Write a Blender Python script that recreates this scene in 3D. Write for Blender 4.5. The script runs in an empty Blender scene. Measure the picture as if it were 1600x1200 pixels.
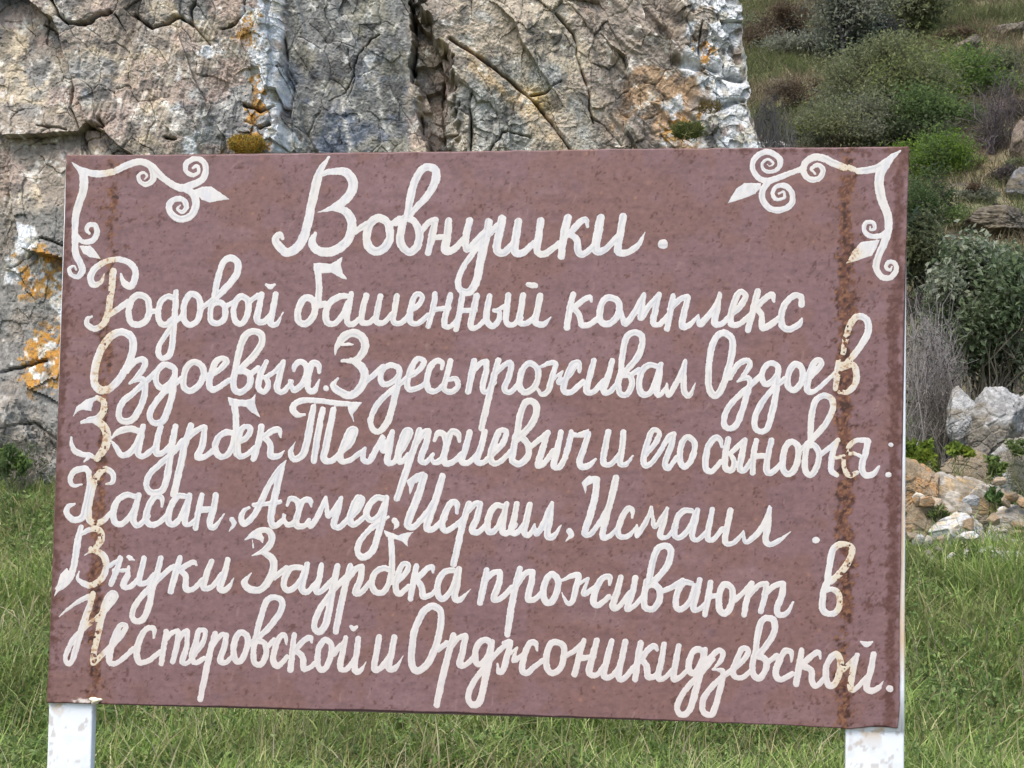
import bpy, math, random
import numpy as np
from mathutils import Matrix, Vector

# ------------------------------------------------------------------ camera
FL = 60.0
PITCH, ROLL = 0.0563, -0.0171
CAM = np.array([0.0, 0.0, 1.5])
KPX = FL / 36.0 * 1600.0


def _rx(a):
    c, s = math.cos(a), math.sin(a)
    return np.array([[1, 0, 0], [0, c, -s], [0, s, c]])


def _ry(a):
    c, s = math.cos(a), math.sin(a)
    return np.array([[c, 0, s], [0, 1, 0], [-s, 0, c]])


ROT = _rx(PITCH) @ _ry(ROLL)        # columns: right, forward, up
scene = bpy.context.scene
C = scene.collection
cd = bpy.data.cameras.new("camera")
cd.lens = FL
cd.sensor_width = 36.0
cd.clip_start = 0.05
cd.clip_end = 3000
cam = bpy.data.objects.new("camera", cd)
C.objects.link(cam)
M = Matrix.Identity(4)
for i in range(3):
    M[i][0] = ROT[i, 0]
    M[i][1] = ROT[i, 2]
    M[i][2] = -ROT[i, 1]
    M[i][3] = CAM[i]
cam.matrix_world = M
scene.camera = cam

# ------------------------------------------------------------------ light: bright overcast
SUN_EL, SUN_AZ = math.radians(60), math.radians(213)   # azimuth from +Y, clockwise
w = bpy.data.worlds.new("World")
scene.world = w
w.use_nodes = True
nt = w.node_tree
sky = nt.nodes.new("ShaderNodeTexSky")
sky.sky_type = 'NISHITA'
sky.sun_disc = False
sky.sun_elevation = SUN_EL
sky.sun_rotation = SUN_AZ
sky.air_density = 1.0
sky.dust_density = 3.0
sky.ozone_density = 0.6
nt.nodes["Background"].inputs[1].default_value = 0.15
nt.links.new(sky.outputs[0], nt.nodes["Background"].inputs[0])
sd = bpy.data.lights.new("sun", 'SUN')
sd.energy = 1.2
sd.angle = math.radians(30)
sd.color = (1.0, 0.95, 0.88)
sun = bpy.data.objects.new("sun", sd)
C.objects.link(sun)
sdir = Vector((math.sin(SUN_AZ) * math.cos(SUN_EL), math.cos(SUN_AZ) * math.cos(SUN_EL), math.sin(SUN_EL)))
sun.rotation_euler = sdir.to_track_quat('Z', 'Y').to_euler()
scene.view_settings.view_transform = 'Standard'
scene.view_settings.look = 'None'
scene.view_settings.exposure = 1.22
scene.view_settings.gamma = 1.0

# ------------------------------------------------------------------ noise helpers (numpy)


def _hash(ix, iy, iz, seed):
    h = (ix.astype(np.int64) * 374761393 + iy.astype(np.int64) * 668265263 + iz * 2147483647 + seed * 1274126177) & 0xFFFFFFFF
    h = ((h ^ (h >> 13)) * 1274126177) & 0xFFFFFFFF
    h = ((h ^ (h >> 16)) * 2246822519) & 0xFFFFFFFF
    return ((h ^ (h >> 15)) & 0xFFFFFF) / float(0xFFFFFF)


def vn2(x, y, seed=0):
    ix = np.floor(x); iy = np.floor(y)
    fx = x - ix; fy = y - iy
    fx = fx * fx * fx * (fx * (fx * 6 - 15) + 10)
    fy = fy * fy * fy * (fy * (fy * 6 - 15) + 10)
    a = _hash(ix, iy, 0, seed); b = _hash(ix + 1, iy, 0, seed)
    c = _hash(ix, iy + 1, 0, seed); d = _hash(ix + 1, iy + 1, 0, seed)
    return (a + (b - a) * fx) * (1 - fy) + (c + (d - c) * fx) * fy


def vn3(x, y, z, seed=0):
    iz = np.floor(z); fz = z - iz
    fz = fz * fz * (3 - 2 * fz)
    ix = np.floor(x); iy = np.floor(y)
    fx = x - ix; fy = y - iy
    fx = fx * fx * (3 - 2 * fx); fy = fy * fy * (3 - 2 * fy)
    r = []
    for k in (0, 1):
        zz = (iz + k).astype(np.int64) * 1013
        a = _hash(ix, iy, zz, seed); b = _hash(ix + 1, iy, zz, seed)
        c = _hash(ix, iy + 1, zz, seed); d = _hash(ix + 1, iy + 1, zz, seed)
        r.append((a + (b - a) * fx) * (1 - fy) + (c + (d - c) * fx) * fy)
    return r[0] + (r[1] - r[0]) * fz


def fbm(x, y, o=4, seed=0, gain=0.5):
    s = 0; a = 1; t = 0
    for i in range(o):
        s = s + a * vn2(x * 2 ** i + 17.3 * i, y * 2 ** i - 9.1 * i, seed + i)
        t += a; a *= gain
    return s / t


def fbm3(x, y, z, o=4, seed=0):
    s = 0; a = 1; t = 0
    for i in range(o):
        s = s + a * vn3(x * 2 ** i, y * 2 ** i, z * 2 ** i, seed + i)
        t += a; a *= 0.5
    return s / t


def worley(x, y, seed=0):
    """F1, F2, two random numbers of the cell and the offset from its point"""
    ix = np.floor(x); iy = np.floor(y)
    f1 = np.full(x.shape, 9.0); f2 = np.full(x.shape, 9.0)
    r1 = np.zeros(x.shape); r2 = np.zeros(x.shape); r3 = np.zeros(x.shape)
    ox = np.zeros(x.shape); oy = np.zeros(x.shape)
    for dx in (-1, 0, 1):
        for dy in (-1, 0, 1):
            cx = ix + dx; cy = iy + dy
            px = cx + _hash(cx, cy, 11, seed); py = cy + _hash(cx, cy, 23, seed)
            d = np.hypot(x - px, y - py)
            m = d < f1
            f2 = np.where(m, f1, np.minimum(f2, d))
            f1 = np.where(m, d, f1)
            r1 = np.where(m, _hash(cx, cy, 31, seed), r1)
            r2 = np.where(m, _hash(cx, cy, 47, seed), r2)
            r3 = np.where(m, _hash(cx, cy, 53, seed), r3)
            ox = np.where(m, x - px, ox); oy = np.where(m, y - py, oy)
    return f1, f2, r1, r2, r3, ox, oy


def sstep(a, b, x):
    t = np.clip((x - a) / (b - a), 0, 1)
    return t * t * (3 - 2 * t)


def mixc(c, new, m):
    return c * (1 - m[..., None]) + np.array(new) * m[..., None]


def polydist(X, Y, pts):
    d = np.full(X.shape, 1e9)
    for (x0, y0), (x1, y1) in zip(pts[:-1], pts[1:]):
        vx, vy = x1 - x0, y1 - y0
        t = np.clip(((X - x0) * vx + (Y - y0) * vy) / (vx * vx + vy * vy + 1e-9), 0, 1)
        d = np.minimum(d, np.hypot(X - x0 - t * vx, Y - y0 - t * vy))
    return d


def inpoly(X, Y, pts):
    ins = np.zeros(X.shape, bool)
    n = len(pts)
    for i in range(n):
        x0, y0 = pts[i]; x1, y1 = pts[(i + 1) % n]
        if y0 == y1:
            continue
        c = ((y0 > Y) != (y1 > Y)) & (X < (x1 - x0) * (Y - y0) / (y1 - y0) + x0)
        ins ^= c
    return ins


# ------------------------------------------------------------------ projection helpers


def ray(px, py):
    px = np.asarray(px, float); py = np.asarray(py, float)
    v = np.stack([(px - 800) / KPX, np.ones_like(px), (600 - py) / KPX], -1)
    return v @ ROT.T


def at(px, py, depth):
    r = ray(px, py)
    return CAM + r * (depth / r[..., 1])[..., None]


def ground_depth(px, py, lo=12.0, hi=160.0):
    """how far away the slope is that shows at this spot of the photo"""
    ds = np.geomspace(lo, hi, 900)
    P = at(np.full(900, px, float), np.full(900, py, float), ds)
    hit = np.nonzero(P[:, 2] < H(P[:, 0], P[:, 1]))[0]
    return float(ds[hit[0]]) if len(hit) else 60.0


def topx(P):
    q = (P - CAM) @ ROT
    return 800 + KPX * q[..., 0] / q[..., 1], 600 - KPX * q[..., 2] / q[..., 1]


# ------------------------------------------------------------------ object helpers


def link(o, parent=None):
    C.objects.link(o)
    if parent is not None:
        o.parent = parent
    return o


def mesh(name, V, quads=None, tris=None, mat=None, parent=None, col=None, smooth=True, sub=None):
    V = np.asarray(V, np.float32).reshape(-1, 3)
    if sub is not None:
        V = V - np.asarray(sub, np.float32)
    me = bpy.data.meshes.new(name)
    me.vertices.add(len(V))
    me.vertices.foreach_set("co", V.ravel())
    idx = []; tot = []
    if quads is not None and len(quads):
        q = np.asarray(quads, np.int32).reshape(-1, 4); idx.append(q.ravel()); tot.append(np.full(len(q), 4, np.int32))
    if tris is not None and len(tris):
        q = np.asarray(tris, np.int32).reshape(-1, 3); idx.append(q.ravel()); tot.append(np.full(len(q), 3, np.int32))
    idx = np.concatenate(idx); tot = np.concatenate(tot)
    me.loops.add(len(idx)); me.loops.foreach_set("vertex_index", idx)
    me.polygons.add(len(tot))
    st = np.zeros(len(tot), np.int32); st[1:] = np.cumsum(tot)[:-1]
    me.polygons.foreach_set("loop_start", st)
    me.polygons.foreach_set("loop_total", tot)
    me.polygons.foreach_set("use_smooth", np.full(len(tot), smooth, bool))
    if col is not None:
        a = me.attributes.new("Col", 'FLOAT_COLOR', 'POINT')
        cc = np.ones((len(V), 4), np.float32); cc[:, :3] = np.asarray(col, np.float32).reshape(-1, 3)
        a.data.foreach_set("color", cc.ravel())
    me.update(calc_edges=True)
    me.validate()
    if mat is not None:
        me.materials.append(mat)
    return link(bpy.data.objects.new(name, me), parent)


def empty(name, loc, label, cat, group=None, rot=0):
    o = bpy.data.objects.new(name, None)
    o.empty_display_size = 0.2
    link(o)
    o.location = loc
    tag(o, label, cat, group)
    return o


def tag(o, label=None, cat=None, group=None, kind=None):
    if label: o["label"] = label
    if cat: o["category"] = cat
    if group: o["group"] = group
    if kind: o["kind"] = kind
    return o


def gridq(nr, nc):
    i = np.arange(nr - 1)[:, None] * nc + np.arange(nc - 1)[None, :]
    i = i.ravel()
    return np.stack([i, i + 1, i + nc + 1, i + nc], 1)


def matte(name, rough=0.85, nscale=30.0, namt=0.25, bump=0.0, bscale=60.0, bdist=0.01, transl=0.0, spec=0.3, color=None, detail=6.0):
    m = bpy.data.materials.new(name)
    m.use_nodes = True
    t = m.node_tree; N = t.nodes; L = t.links
    b = N["Principled BSDF"]
    b.inputs["Roughness"].default_value = rough
    b.inputs["Specular IOR Level"].default_value = spec
    tc = N.new("ShaderNodeTexCoord")
    no = N.new("ShaderNodeTexNoise")
    no.inputs["Scale"].default_value = nscale
    no.inputs["Detail"].default_value = detail
    no.inputs["Roughness"].default_value = 0.65
    L.new(tc.outputs["Object"], no.inputs["Vector"])
    mr = N.new("ShaderNodeMapRange")
    mr.inputs["From Min"].default_value = 0.3
    mr.inputs["From Max"].default_value = 0.7
    mr.inputs["To Min"].default_value = 1 - namt
    mr.inputs["To Max"].default_value = 1 + namt
    L.new(no.outputs["Fac"], mr.inputs["Value"])
    mx = N.new("ShaderNodeMix"); mx.data_type = 'RGBA'; mx.blend_type = 'MULTIPLY'
    mx.inputs["Factor"].default_value = 1.0
    if color is None:
        at_ = N.new("ShaderNodeAttribute"); at_.attribute_name = "Col"
        L.new(at_.outputs["Color"], mx.inputs[6])
    else:
        mx.inputs[6].default_value = (*color, 1)
    L.new(mr.outputs[0], mx.inputs[7])
    L.new(mx.outputs[2], b.inputs["Base Color"])
    if bump > 0:
        n2 = N.new("ShaderNodeTexNoise")
        n2.inputs["Scale"].default_value = bscale
        n2.inputs["Detail"].default_value = 8.0
        n2.inputs["Roughness"].default_value = 0.7
        L.new(tc.outputs["Object"], n2.inputs["Vector"])
        bp = N.new("ShaderNodeBump")
        bp.inputs["Strength"].default_value = bump
        bp.inputs["Distance"].default_value = bdist
        L.new(n2.outputs["Fac"], bp.inputs["Height"])
        L.new(bp.outputs[0], b.inputs["Normal"])
    if transl > 0:
        tr = N.new("ShaderNodeBsdfTranslucent")
        L.new(mx.outputs[2], tr.inputs["Color"])
        ms = N.new("ShaderNodeMixShader")
        ms.inputs[0].default_value = transl
        L.new(b.outputs[0], ms.inputs[1]); L.new(tr.outputs[0], ms.inputs[2])
        L.new(ms.outputs[0], N["Material Output"].inputs["Surface"])
    return m


MAT_ROCK = matte("rock", 0.92, 22, 0.28, 0.55, 60, 0.012, detail=10)
MAT_GROUND = matte("soil", 0.95, 12, 0.3, 0.6, 30, 0.03)
MAT_LEAF = matte("leaf", 0.8, 6, 0.15, transl=0.5, spec=0.06)
MAT_GRASS = matte("grass", 0.7, 3, 0.18, transl=0.36, spec=0.15)
MAT_BARK = matte("bark", 0.9, 40, 0.3)
MAT_PANEL = matte("painted_sheet", 0.62, 90, 0.16, 0.2, 260, 0.0015, spec=0.35)
MAT_PAINT = matte("lettering_paint", 0.5, 60, 0.05, 0.18, 120, 0.002, spec=0.4)
MAT_POST = matte("white_post_paint", 0.45, 14, 0.05, 0.25, 35, 0.004, spec=0.4)

# ------------------------------------------------------------------ terrain
_ky = np.array([-60, -5, 0, 3, 6.5, 9, 11, 14, 20, 30, 45, 60, 90, 160, 400.])
_kz = np.array([-3, -0.05, 0, 0.05, 0.42, 0.94, 1.40, 2.15, 4.1, 7.5, 13, 20, 37, 85, 240.])


def H(x, y):
    x = np.asarray(x, float); y = np.asarray(y, float)
    z = np.interp(y, _ky, _kz)
    z = z + 0.10 * (fbm(x * 0.7, y * 0.7, 3, 3) - 0.5) * np.clip(y / 5, 0, 1)
    far = np.clip((y - 13) / 12, 0, 1)
    z = z + far * (1.3 * (fbm(x * 0.22, y * 0.22, 4, 5) - 0.5) + 0.5 * (fbm(x * 1.1, y * 1.1, 3, 9) - 0.5))
    z = z + far * 0.10 * np.maximum(x - 4, 0)
    return z


def build_ground():
    ys = np.concatenate([np.linspace(-60, 3, 22)[:-1], np.linspace(3, 14, 130)])
    xs = np.concatenate([np.linspace(-80, -7, 24)[:-1], np.linspace(-7, 7, 150), np.linspace(7, 80, 24)[1:]])
    X, Y = np.meshgrid(xs, ys)
    Z = H(X, Y) + 0.03 * (fbm(X * 6, Y * 6, 3, 8) - 0.5)
    n = fbm(X * 2.2, Y * 2.2, 4, 12)
    col = mixc(np.zeros(X.shape + (3,)) + [0.045, 0.055, 0.02], [0.085, 0.07, 0.04], sstep(.45, .65, n))
    rub = sstep(.7, 1.1, X) * sstep(9.4, 9.8, Y + .5 * (n - .5)) * (1 - sstep(11.4, 12, Y))
    col = mixc(col, [0.23, 0.205, 0.16], rub * .9)
    o = mesh("ground", np.stack([X, Y, Z], -1), gridq(len(ys), len(xs)), mat=MAT_GROUND, col=col)
    tag(o, kind="structure")
    ys = np.concatenate([np.linspace(14, 70, 230), np.geomspace(72, 400, 24)])
    xs = np.concatenate([np.linspace(-160, -12, 24)[:-1], np.linspace(-12, 32, 200), np.linspace(32, 200, 24)[1:]])
    X, Y = np.meshgrid(xs, ys)
    Z = H(X, Y)
    n = fbm(X * .5, Y * .5, 5, 21); n2 = fbm(X * .9 + 30, Y * 1.3, 4, 22)
    col = np.zeros(X.shape + (3,)) + [0.17, 0.145, 0.085]
    col = mixc(col, [0.13, 0.135, 0.065], sstep(.42, .56, n))
    col = mixc(col, [0.07, 0.055, 0.042], sstep(.56, .68, n2))
    col = mixc(col, [0.24, 0.19, 0.115], sstep(.58, .7, fbm(X * .7 - 9, Y * .8, 4, 23)))
    o = mesh("hillside", np.stack([X, Y, Z], -1), gridq(len(ys), len(xs)), mat=MAT_GROUND, col=col)
    tag(o, kind="structure")


build_ground()

# ------------------------------------------------------------------ cliff
CY = 11.0


def build_cliff():
    xs = np.concatenate([np.linspace(-1500, -560, 50)[:-1], np.linspace(-560, -50, 200)[:-1], np.arange(-50, 1198, 1.15)])
    ys = np.concatenate([np.linspace(-1500, -60, 70)[:-1], np.arange(-60, 290, 1.15), np.arange(290, 900, 2.4)])
    X, Y = np.meshgrid(xs, ys)            # coordinates over the face
    P = at(X, Y, CY)
    a, b = P[..., 0], P[..., 2]
    # warped coordinates
    wx = 26 * (fbm(a * 1.6, b * 1.6, 4, 41) - .5); wy = 26 * (fbm(a * 1.6 + 7, b * 1.6, 4, 42) - .5)
    Xw, Yw = X + wx, Y + wy
    wf = 12 * (fbm(a * 7, b * 7, 3, 45) - .5)
    d = 0.30 * (fbm(a * .45, b * .45, 3, 51) - .5)
    # joints lean to the right going down
    u = a * .92 + b * .38; v = -a * .38 + b * .92
    u = u + .10 * (fbm(a * 2.4, b * 2.4, 4, 61) - .5); v = v + .12 * (fbm(a * 2.4, b * 2.4, 4, 62) - .5)
    f1, f2, r1, r2, r3, ox, oy = worley(u * 2.4, v * 1.3, 71)
    d += .09 * (r1 - .5) + .24 * (r2 - .5) * ox + .34 * (r3 - .5) * oy
    g1 = f2 - f1
    u2 = u + .05 * (fbm(a * 8, b * 8, 3, 63) - .5); v2 = v + .05 * (fbm(a * 8, b * 8, 3, 64) - .5)
    f1, f2, q1, q2, q3, ox, oy = worley(u2 * 6.5, v2 * 4.2, 72)
    rough = .34 + 1.1 * sstep(.44, .64, fbm(a * .9, b * .9, 3, 77))
    d += rough * (.050 * (q1 - .5) + .11 * (q2 - .5) * ox + .13 * (q3 - .5) * oy)
    g2 = f2 - f1
    f1, f2, s1, s2, s3, ox, oy = worley(u2 * 21, v2 * 15, 73)
    d += rough * (.014 * (s1 - .5) + .03 * (s2 - .5) * ox + .04 * (s3 - .5) * oy)
    # layered zone at the right: thin beds falling to the right
    Xw2 = Xw + 40 * (fbm(a * 3.1, b * 3.1, 4, 44) - .5)
    lay = sstep(915, 960, Xw2) * (1 - sstep(1085, 1125, Xw2))
    tt = (X * .80 - Y * .60) + 30 * (fbm(a * 3, b * 3, 3, 81) - .5)
    bed = vn2(tt / 15, (X * .6 + Y * .8) / 90, 82) * .6 + vn2(tt / 6.5, (X * .6 + Y * .8) / 40, 83) * .4
    d += lay * .085 * (bed - .5)
    # dark slab: fine vertical seams
    slab = sstep(428, 446, Xw) * (1 - sstep(628, 645, Xw))
    seam = vn2((X + .28 * Y * -1 + 20 * (fbm(a * 2, b * 2, 3, 84) - .5)) / 9, (Y + .3 * X) / 120, 85)
    d += slab * (.05 * (seam - .5) - .07 + .03 * (vn2((X - .3 * Y) / 22, (Y + .3 * X) / 150, 79) - .5))
    lefty = 1 - sstep(330, 380, Xw)
    # lichen ridge
    rid = np.exp(-((Xw - (400 + .10 * Y)) / 30) ** 2) * sstep(-80, -20, Y + 40) * (1 - sstep(225, 260, Y))
    d += rid * (.11 + .13 * (worley(u2 * 11, v2 * 8, 86)[2] - .4))
    # right pillar
    pil = sstep(1070, 1095, Xw + .12 * (120 - Y)) * (Y < 400)
    d += pil * (.10 + .09 * (worley(u2 * 7, v2 * 6, 87)[2] - .4) + .05 * (worley(u2 * 19, v2 * 17, 88)[2] - .5))
    d -= np.exp(-(polydist(X + wf, Y + wf, [(1062, 78), (1092, 92), (1125, 97), (1165, 112)]) / 7) ** 2) * .11
    d -= np.exp(-(polydist(X + wf, Y + wf, [(1100, 150), (1140, 158), (1170, 150)]) / 4) ** 2) * .06
    # blocky crevice
    cen = np.interp(Y, [-100, 0, 60, 110, 190, 235, 400], [640, 655, 668, 678, 688, 700, 730])
    hw = np.interp(Y, [-100, 0, 35, 60, 200, 240, 400], [8, 10, 20, 30, 34, 26, 15])
    n_j = vn2(a * 40, b * 40, 65)
    crev = 1 - sstep(hw * .7, hw, np.abs(Xw + 2.2 * wf + 9 * (n_j - .5) - cen))
    blk = worley((X + wf) / 30, (Y + wf) / 24, 88)
    d -= crev * (.10 + .20 * blk[2])
    # cracks
    cracks = [([(640, -60), (642, 30), (645, 75), (640, 110)], 5, .30),
              ([(650, 150), (656, 190), (672, 222), (690, 245)], 5, .22),
              ([(688, 100), (684, 160), (690, 200)], 3.2, .15), ([(735, 130), (737, 180), (734, 240)], 3.2, .14),
              ([(700, 45), (750, 75), (800, 112), (845, 152), (880, 200), (905, 240)], 3.4, .12),
              ([(830, 132), (850, 128), (880, 112)], 3, .10),
              ([(870, 0), (898, 30), (905, 70), (925, 130), (932, 172)], 3.2, .09),
              ([(930, 165), (950, 178), (975, 208)], 3, .07),
              ([(62, -20), (72, 5), (88, 19), (108, 21), (130, 14), (152, -4)], 3.6, .16),
              ([(195, 3), (212, 18), (226, 28), (248, 18), (272, 11), (292, 24), (318, 55)], 3.6, .16),
              ([(290, 25), (290, 0), (300, -20)], 3, .10),
              ([(338, 30), (358, 22), (374, 5), (372, -20)], 4, .14),
              ([(40, 10), (60, 22), (78, 50), (96, 95), (98, 160), (125, 235)], 3, .05),
              ([(160, 0), (180, 30), (188, 50)], 2.6, .06),
              ([(505, 140), (530, 125), (560, 60), (585, 30)], 2.6, .04), ([(535, 55), (545, 100), (534, 165)], 2.2, .03),
              ([(432, 40), (440, 90), (452, 112), (446, 170)], 5, .12),
              ([(50, 190), (70, 192), (92, 194)], 3.2, .09), ([(48, 218), (70, 214)], 3, .08),
              ([(120, 182), (150, 188), (142, 176)], 5, .10), ([(250, 207), (268, 210)], 3, .08),
              ([(375, 155), (400, 165), (425, 158)], 4, .12), ([(380, 185), (400, 193), (418, 188)], 4, .12),
              ([(1105, 95), (1100, 60), (1105, 20)], 3, .07), ([(755, 240), (785, 190), (830, 200)], 2.6, .05),
              ([(0, 412), (30, 400), (60, 370), (100, 385)], 3, .06), ([(0, 585), (30, 572), (70, 562)], 4, .09),
              ([(0, 680), (60, 660), (100, 690)], 4, .05)]
    n_br = fbm(a * 5 + 2, b * 5, 3, 90)
    for pts, wd, dep in cracks:
        d -= dep * np.exp(-(polydist(X + wf, Y + wf * .8, pts) / (wd * .45)) ** 1.2) * (.25 + .9 * sstep(.3, .6, n_br))
    # random joint gaps
    jm = sstep(.52, .64, fbm(a * 1.3 + 4, b * 1.3, 3, 91))
    fis = np.abs(vn2(u * 3.2, v * 1.1, 96) - .5 + .12 * (fbm(a * 9, b * 9, 3, 97) - .5))
    d -= jm * jm * .012 * np.exp(-(fis / .010) ** 1.5)
    fis2 = np.abs(vn2(u * 9 + 3, v * 3.4, 98) - .5 + .2 * (fbm(a * 20, b * 20, 3, 99) - .5))
    d -= .010 * sstep(.5, .62, n_br) * np.exp(-(fis2 / .03) ** 1.5)
    d -= sstep(.5, .6, fbm(a * 2.3, b * 2.3, 3, 92)) * .010 * np.exp(-(g2 / .05) ** 2)
    rg = 1 - np.abs(2 * fbm(u * 11, v * 7, 4, 93) - 1)
    rg2 = 1 - np.abs(2 * fbm(u * 30, v * 22, 3, 94) - 1)
    d += (.4 + .9 * rough) * (1 - .55 * slab) * (.026 * (rg - .6) + .016 * (rg2 - .6)) + .009 * (fbm(a * 75, b * 75, 2, 89) - .5)
    # lower left boulders bulge out of the foot
    d += .35 * sstep(520, 700, Y) * (Y < 2000) * fbm(a * 2, b * 2, 3, 95)
    vs = vn2((X + .20 * Y + 24 * (fbm(a * 2.6, b * 2.6, 3, 31) - .5)) / 7.5, (Y - .2 * X) / 70, 32) * .6 + vn2((X + .26 * Y) / 3.4 + 3 * fbm(a * 5, b * 5, 2, 33), Y / 34, 34) * .4
    vm = sstep(.50, .66, fbm(a * 1.7 + 11, b * 1.2, 3, 37))
    d += (.004 + .016 * vm) * (vs - .5) * (1 - .6 * lay)
    # ---------------- colour of the stone itself
    n1 = fbm(a * 2.2, b * 2.2, 5, 101); n2 = fbm(a * 5, b * 5, 5, 102); n3 = fbm(a * 13, b * 13, 4, 103); n4 = fbm(a * 1.1, b * 1.1, 4, 104)
    n5 = fbm(a * 34, b * 34, 3, 105)
    col = np.zeros(X.shape + (3,)) + [0.30, 0.25, 0.195]
    col = mixc(col, [0.235, 0.225, 0.205], sstep(.42, .6, n1))
    col = mixc(col, [0.52, 0.425, 0.29], .8 * sstep(.5, .62, n2) * (1 - .5 * slab))
    col = mixc(col, [0.25, 0.26, 0.26], .8 * sstep(.52, .66, n4 * .6 + n2 * .4))
    col = mixc(col, [0.44, 0.33, 0.27], .55 * sstep(.54, .66, fbm(a * 5 + 9, b * 5, 5, 106)))
    # dark slab
    col = mixc(col, [0.20, 0.20, 0.185], slab * .85)
    col = mixc(col, [0.145, 0.165, 0.205], slab * sstep(.42, .56, n2 * .6 + n1 * .4) * .85 * sstep(30, 130, Y))
    col = mixc(col, [0.29, 0.265, 0.20], slab * sstep(.54, .64, n1) * .8)
    for pts in ([(528, 120), (532, 175), (542, 215), (536, 240)], [(578, 95), (585, 140), (600, 190)], [(640, 190), (630, 235)]):
        col = mixc(col, [0.52, 0.49, 0.43], slab * .95 * np.exp(-((polydist(X + wf, Y, pts)) / 3.4) ** 2) * sstep(.30, .42, n3))
    for pts in ([(278, 55), (300, 80), (306, 120), (303, 165), (290, 225)], [(265, 60), (245, 110)]):
        col = mixc(col, [0.56, 0.50, 0.42], .8 * np.exp(-((polydist(X + wf, Y, pts)) / 2.8) ** 2) * sstep(.42, .54, n3))
    # tan block right of the crevice
    tan = sstep(690, 720, Xw) * (1 - sstep(905, 935, Xw))
    col = mixc(col, [0.43, 0.37, 0.27], tan * .65)
    col = mixc(col, [0.32, 0.32, 0.29], tan * sstep(.48, .6, n1 * .5 + n2 * .5) * .85)
    dg = polydist(X, Y, [(700, 45), (750, 75), (800, 112), (845, 152), (880, 200), (905, 240)])
    dg2 = polydist(X + wf, Y + wf, [(735, 85), (790, 128), (835, 170), (868, 215), (888, 245)])
    col = mixc(col, [0.56, 0.40, 0.22], tan * np.exp(-(dg2 / 12) ** 2) * .8 * sstep(.35, .55, n2))
    col = mixc(col, [0.40, 0.24, 0.10], tan * np.exp(-(dg / 7) ** 2) * .5 * sstep(.4, .55, n3))
    col = mixc(col, [0.50, 0.36, 0.15], np.exp(-(polydist(X + wf, Y + wf, [(835, 130), (850, 150)]) / 15) ** 2) * .9)
    # dark layered zone
    col = mixc(col, [0.26, 0.22, 0.18], lay * .7)
    col = mixc(col, [0.42, 0.34, 0.25], lay * sstep(.55, .68, bed) * .6)
    col = mixc(col, [0.40, 0.25, 0.13], lay * sstep(.55, .66, n1) * .7)
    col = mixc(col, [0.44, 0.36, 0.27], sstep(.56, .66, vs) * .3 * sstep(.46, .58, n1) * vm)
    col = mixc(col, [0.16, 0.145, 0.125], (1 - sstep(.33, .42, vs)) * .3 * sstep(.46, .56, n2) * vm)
    # lichens
    pale = np.maximum.reduce([
        np.exp(-((Xw2 + wf - (402 + .14 * Y)) / 30) ** 2) * (Y < 240) * 1.1,
        sstep(1062, 1120, Xw2 + .10 * (140 - Y)) * (Y < 330) * 1.0,
        np.exp(-(((X - 30) / 34) ** 2 + ((Y - 372) / 38) ** 2)) * 1.2,
        np.exp(-(((X - 5) / 26) ** 2 + ((Y - 418) / 26) ** 2)) * 1.2,
        np.exp(-(((X - 84) / 22) ** 2 + ((Y - 470) / 45) ** 2)) * 1.0,
        np.exp(-(((X - 1060) / 30) ** 2 + ((Y - 150) / 22) ** 2)) * .9,
        np.exp(-(((X - 80) / 40) ** 2 + ((Y - 230) / 40) ** 2)) * .45,
        .30 * sstep(.45, .6, n4)])
    n6 = fbm(a * 8 + 20, b * 6, 5, 108)
    pl = sstep(.50, .57, np.minimum(pale, 1) * .37 + n6 * .52 + n3 * .34 - .16)
    col = mixc(col, [0.66, 0.67, 0.665], pl * .92)
    col = mixc(col, [0.36, 0.375, 0.385], pl * sstep(.54, .64, n3) * .35)
    col = mixc(col, [0.27, 0.275, 0.26], pl * sstep(.50, .60, fbm(a * 24 + 2, b * 24, 4, 35)) * .35)
    col = mixc(col, [0.40, 0.35, 0.24], pl * sstep(.56, .64, fbm(a * 13 + 6, b * 13, 4, 36)) * .6)
    org = np.maximum.reduce([
        np.exp(-(((X - 60) / 50) ** 2 + ((Y - 428) / 44) ** 2)) * 1.25,
        np.exp(-(((X - 68) / 40) ** 2 + ((Y - 560) / 66) ** 2)) * 1.25,
        np.exp(-(((X - 392) / 26) ** 2 + ((Y - 150) / 60) ** 2)) * .8,
        np.exp(-(((X - 385) / 40) ** 2 + ((Y - 222) / 22) ** 2)) * 1.1,
        np.exp(-(((X - 380) / 30) ** 2 + ((Y - 40) / 26) ** 2)) * .8,
        np.exp(-(((X - 1105) / 20) ** 2 + ((Y - 65) / 46) ** 2)) * .75,
        np.exp(-(((X - 1070) / 40) ** 2 + ((Y - 185) / 26) ** 2)) * .65])
    og = sstep(.50, .56, np.minimum(org, 1) * .44 + n3 * .42 + n5 * .46 - .205)
    col = mixc(col, [0.44, 0.20, 0.025], og * .95)
    col = mixc(col, [0.62, 0.62, 0.58], sstep(.52, .58, np.minimum(org, 1) * .36 + fbm(a * 19 + 8, b * 19, 4, 109) * .66 - .165) * (X < 130) * (Y > 300) * .9)
    col = mixc(col, [0.24, 0.17, 0.075], og * sstep(.5, .6, n5) * .6)
    spk = sstep(.60, .66, n3) * sstep(.5, .6, n5) * (1 - og)
    col = mixc(col, [0.58, 0.55, 0.48], spk * .6)
    col = mixc(col, [0.07, 0.065, 0.06], sstep(.60, .68, fbm(a * 11 + 3, b * 11, 4, 107)) * .6 * (1 - pl))
    col = mixc(col, [0.20, 0.19, 0.17], lefty * sstep(300, 340, Y) * (1 - pl) * (1 - og) * (.45 + .5 * sstep(.42, .56, n2)))
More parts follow.
